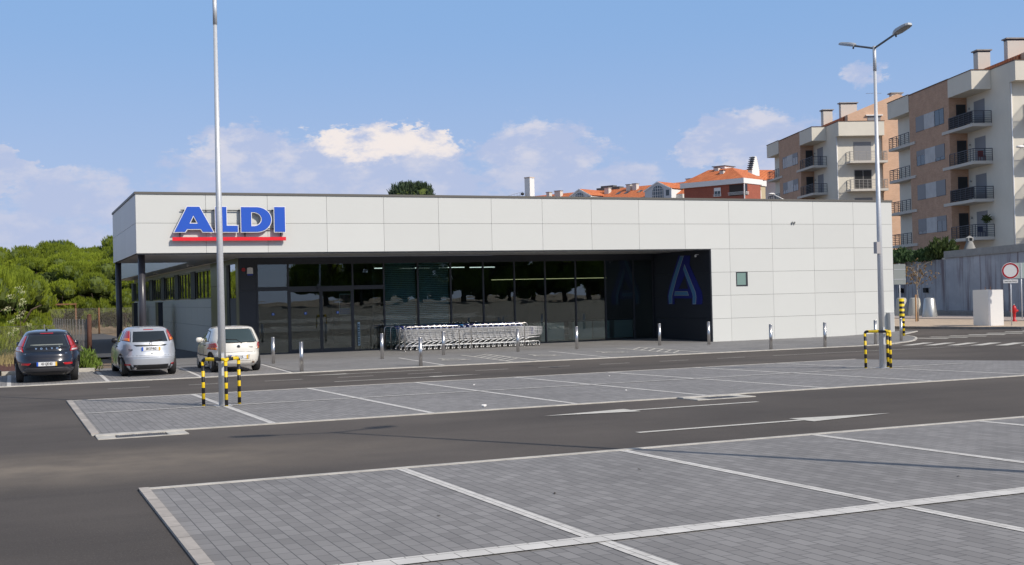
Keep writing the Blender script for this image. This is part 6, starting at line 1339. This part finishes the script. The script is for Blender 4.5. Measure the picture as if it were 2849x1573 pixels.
dg_ = thing('dormer_house', 'white gabled dormer with an orange roof behind the far apartment block', 'house', (115.2, 126.5, 0), rad(18))
m = MB(); m.plate([[(-1.0, 0), (4.0, 0), (4.0, 20.6), (1.5, 22.6), (-1.0, 21.2)]], (0, 2), -2.0, 3.0); m.build('wall', white_s, dg_); m = MB(); m.add([(-7.5, 2, 20.6), (-1.0, -2.05, 21.22), (1.5, -2.05, 22.66), (-5.5, 4, 22.9), (-7.5, 2, 20.5), (-1.0, -2.05, 21.1), (1.5, -2.05, 22.5), (-5.5, 4, 22.8)], [(0, 1, 2, 3), (7, 6, 5, 4), (0, 4, 5, 1), (1, 5, 6, 2), (2, 6, 7, 3), (3, 7, 4, 0)]); m.build('roof', roof_t, dg_)
for k in range(3): m = MB(); m.box(-0.5 + 0.9 * k, 0.15 + 0.9 * k, -2.03, -2.001, 18.6, 20.6); m.build('window', pane_m, dg_)
# terrace with dormers: local x towards the camera's right, y into the house
th = thing('terraced_house', 'long orange tiled house row with two white arched gables, left of the red brick building', 'house', (105.87, 141.66, 0), math.atan2(-0.899, 0.438))
m = MB(); m.add([(-43, 0, 19.9), (0, 0, 19.9), (0, 6, 22.65), (-43, 6, 22.65), (-43, 12, 19.9), (0, 12, 19.9)], [(0, 1, 2, 3), (3, 2, 5, 4), (0, 3, 4), (1, 5, 2)]); m.build('roof', roof_t, th)
m = MB(); m.box(-43, 0.0, 0.05, 11.9, 0, 19.88); m.build('wall', white_r, th)
pblue = mat('pale_blue_render', (0.62, 0.64, 0.66), 0.9)
for gx_, hw, zt_, zb_ in ((-22.4, 2.7, 22.3, 20.95), (-4.24, 2.9, 22.26, 20.9)):
    m = MB(); m.plate([[(gx_ - hw, 17), (gx_ + hw, 17), (gx_ + hw, zb_), (gx_, zt_), (gx_ - hw, zb_)]], (0, 2), -1.6, -1.35); gb = m.build('gable', pblue, th)
    m = MB(); m.plate([[(gx_ - hw - .2, zb_ - 0.05), (gx_, zt_ + 0.12), (gx_ + hw + .2, zb_ - 0.05), (gx_ + hw + .2, zb_ - 0.3), (gx_, zt_ - 0.12), (gx_ - hw - .2, zb_ - 0.3)]], (0, 2), -1.75, -1.601); m.build('barge_board', white_s, gb)
    ww = 1.2; za = zb_ - 0.35; a_ = [(gx_ + ww * math.cos(rad(18 * k)), za + 1.05 * math.sin(rad(18 * k))) for k in range(11)]; m = MB(); m.plate([[(gx_ + ww, 18), *a_, (gx_ - ww, 18)]], (0, 2), -1.66, -1.602); m.build('arched_window', mat('arched_glass', (0.05, 0.07, 0.09), 0.1, spec=0.8), gb)
    m = MB()
    for k in range(-2, 3): m.box(gx_ + k * 0.5 - 0.035, gx_ + k * 0.5 + 0.035, -1.69, -1.661, 18, za + (1.0, 0.9, 0.5)[abs(k)])
    for z_ in (za, za - 0.7, za + 0.5): m.box(gx_ - ww, gx_ + ww, -1.70, -1.6905, z_ - 0.03, z_ + 0.03)
    m.build('glazing_bar', white_s, gb)
    m = MB(); m.box(gx_ + 1.75, gx_ + 2.45, -1.63, -1.602, za - 0.9, za + 0.15); m.build('small_window', pane_m, gb)
    m = MB(); m.add([(gx_, -1.6, zt_ + 0.12), (gx_ + hw + .2, -1.6, zb_), (gx_ + hw + 0.4, 5, zb_ + 0.1), (gx_, 5, zt_ + 0.12), (gx_ - hw - .2, -1.6, zb_), (gx_ - hw - 0.4, 5, zb_ + 0.1)], [(0, 1, 2, 3), (0, 3, 5, 4)]); m.build('dormer_roof', roof_t, th)
    m = MB(); m.box(gx_ + hw - 0.15, gx_ + hw, -1.34, 4.5, 18, zb_ - 0.1); m.box(gx_ - hw, gx_ - hw + 0.15, -1.34, 4.5, 18, zb_ - 0.1); m.build('dormer_cheek', white_s, th)
for x_, y_, zt_, w_ in ((-13.4, 4.0, 22.95, 0.9), (-14.9, 4.0, 22.9, 0.9), (-19.6, 3.4, 22.6, 1.0), (-32.4, 4.0, 23.0, 1.5), (-34.9, 4.0, 22.9, 0.8), (-8.6, 5.0, 22.9, 0.7), (-1.6, 5.0, 23.0, 1.6)):
    m = MB(); m.box(x_ - w_ / 2, x_ + w_ / 2, y_, y_ + 0.9, 20.9, zt_); c_ = m.build('chimney', white_r, th); m = MB(); m.box(x_ - w_ / 2 - 0.1, x_ + w_ / 2 + 0.1, y_ - 0.1, y_ + 1.0, zt_ + 0.001, zt_ + 0.12); m.build('cap_slab', conc, c_)
m = MB(); m.box(-23.6, -18.0, 5.5, 7.0, 22.3, 22.95); m.box(-22.6, -19.6, 5.6, 6.9, 22.951, 23.3); m.build('ridge_plant', cap_m, th)
for x_ in (-17.0, -15.0, -12.0, -10.0): m = MB(); m.add([(x_, 2.6, 21.13), (x_ + 0.9, 2.6, 21.13), (x_ + 0.9, 3.7, 21.63), (x_, 3.7, 21.63), (x_, 2.6, 20.9), (x_ + 0.9, 2.6, 20.9), (x_ + 0.9, 3.7, 21.4), (x_, 3.7, 21.4)], [(0, 1, 2, 3), (0, 4, 5, 1), (1, 5, 6, 2), (2, 6, 7, 3), (3, 7, 4, 0)]); m.build('roof_window', pane_m, th)
ct = thing('white_chimney_tower', 'slender white square chimney tower rising above the middle of the shop roof', 'tower', (86.4, 166.1, 0), rad(25))
m = MB(); m.box(0, 1.35, 0, 1.35, 0, 24.9); m.build('shaft', white_s, ct); m = MB(); m.box(-0.06, 1.41, -0.06, 1.41, 24.901, 25.1); m.build('cap', mat('tower_cap', (0.6, 0.5, 0.42), 0.9), ct)
rl = thing('rooftop_railing', 'dark rooftop railing with a round dish left of the white chimney tower', 'railing', (80.5, 168.5, 20.4), rad(-22.5))
m = MB()
for k in range(10): m.bar((k * 0.55, 0, 0), (k * 0.55, 0, 0.55 + k * 0.14), 0.05)
for q_ in (0.0, 0.5): m.bar((0, 0, 0.55 - q_), (4.95, 0, 1.81 - q_), 0.05)
m.build('rail', mat('far_rail', (0.25, 0.26, 0.28), 0.5), rl); m = MB(); m.lathe([(0, -0.3), (0.3, -0.2), (0.36, 0), (0.3, 0.2), (0, 0.3)], (4.9, 0, 1.4), 12); m.build('dish', doorm, rl)
# far street lamps
for (x, y, z, dx, dy, lab, h_) in ((58.5, 47.8, 11.1, 1.5, -0.6, 'white street lamp head on a slanting arm just above the right part of the roof', 0), (48.4, 8.65, 10.35, 2.0, -0.8, 'grey street lamp head reaching in at the right edge before the near balconies', 0)):
    t = thing('street_light', lab, 'street lamp', (x + dx * 1.2, y + dy * 1.2, 0)); m = MB(); m.tube([(0, 0, 0), (0, 0, z - 0.9)], [0.09, 0.06], 10); m.build('pole', galv, t)
    m = MB(); m.tube([(0, 0, z - 0.9), (-dx * 1.0, -dy * 1.0, z - 0.05)], 0.045, 8); m.build('arm', white_s, t)
    m = MB(); m.lathe([(0, -0.08), (0.12, -0.05), (0.15, 0), (0.09, 0.08), (0, 0.1)], (0, 0, 0), 12); m.v = [(-dx * 1.1 + p[0] * 2.6, -dy * 1.1 + p[1] * 1.2, z + p[2]) for p in m.v]; m.build('lamp_head', white_s, t)
# bits of litter on the asphalt and pavers
random.seed(3)
for i, (x, y, s_) in enumerate(((0.55, -26.0, 0.035), (2.6, -20.2, 0.016), (6.2, -19.6, 0.014), (4.1, -24.3, 0.016))):
    t = thing('paper_scrap', ['crumpled white paper scrap on the middle parking island left of the lane arrow', 'small white scrap in the back row bays', 'tiny white scrap in the back row bays further right', 'tiny pale scrap in the front row bays'][i], 'litter', (x, y, HB(x, y) + 0.01), 0, 'scraps of litter')
    m = MB(); blob(m, (0, 0, s_ * 0.6), (s_ * 1.3, s_, s_ * 0.6), 7, 5, 0, 0.4); m.build('scrap', white_s, t)
lf = mat('dead_leaf', (0.05, 0.04, 0.03), 0.9)
for i, (x, y) in enumerate(((-2.4, -35.1), (-1.1, -34.2), (-3.6, -35.6), (0.9, -36.2))):
    t = thing('dead_leaf', 'small dark dead leaf on the near pavers, ' + ['by the second joint row', 'farthest from the camera', 'leftmost', 'rightmost near the long white line'][i], 'leaf', (x, y, HB(x, y) + 0.012), random.uniform(0, 6), 'dead leaves on the near pavers')
    m = MB(); m.add([(-0.03, 0, 0), (0, -0.01, 0.003), (0.03, 0, 0.005), (0, 0.012, 0.004), (-0.03, 0, 0.002), (0.03, 0, 0.007)], [(0, 1, 2, 3), (4, 3, 5, 1)]); m.build('blade', lf, t)
#END
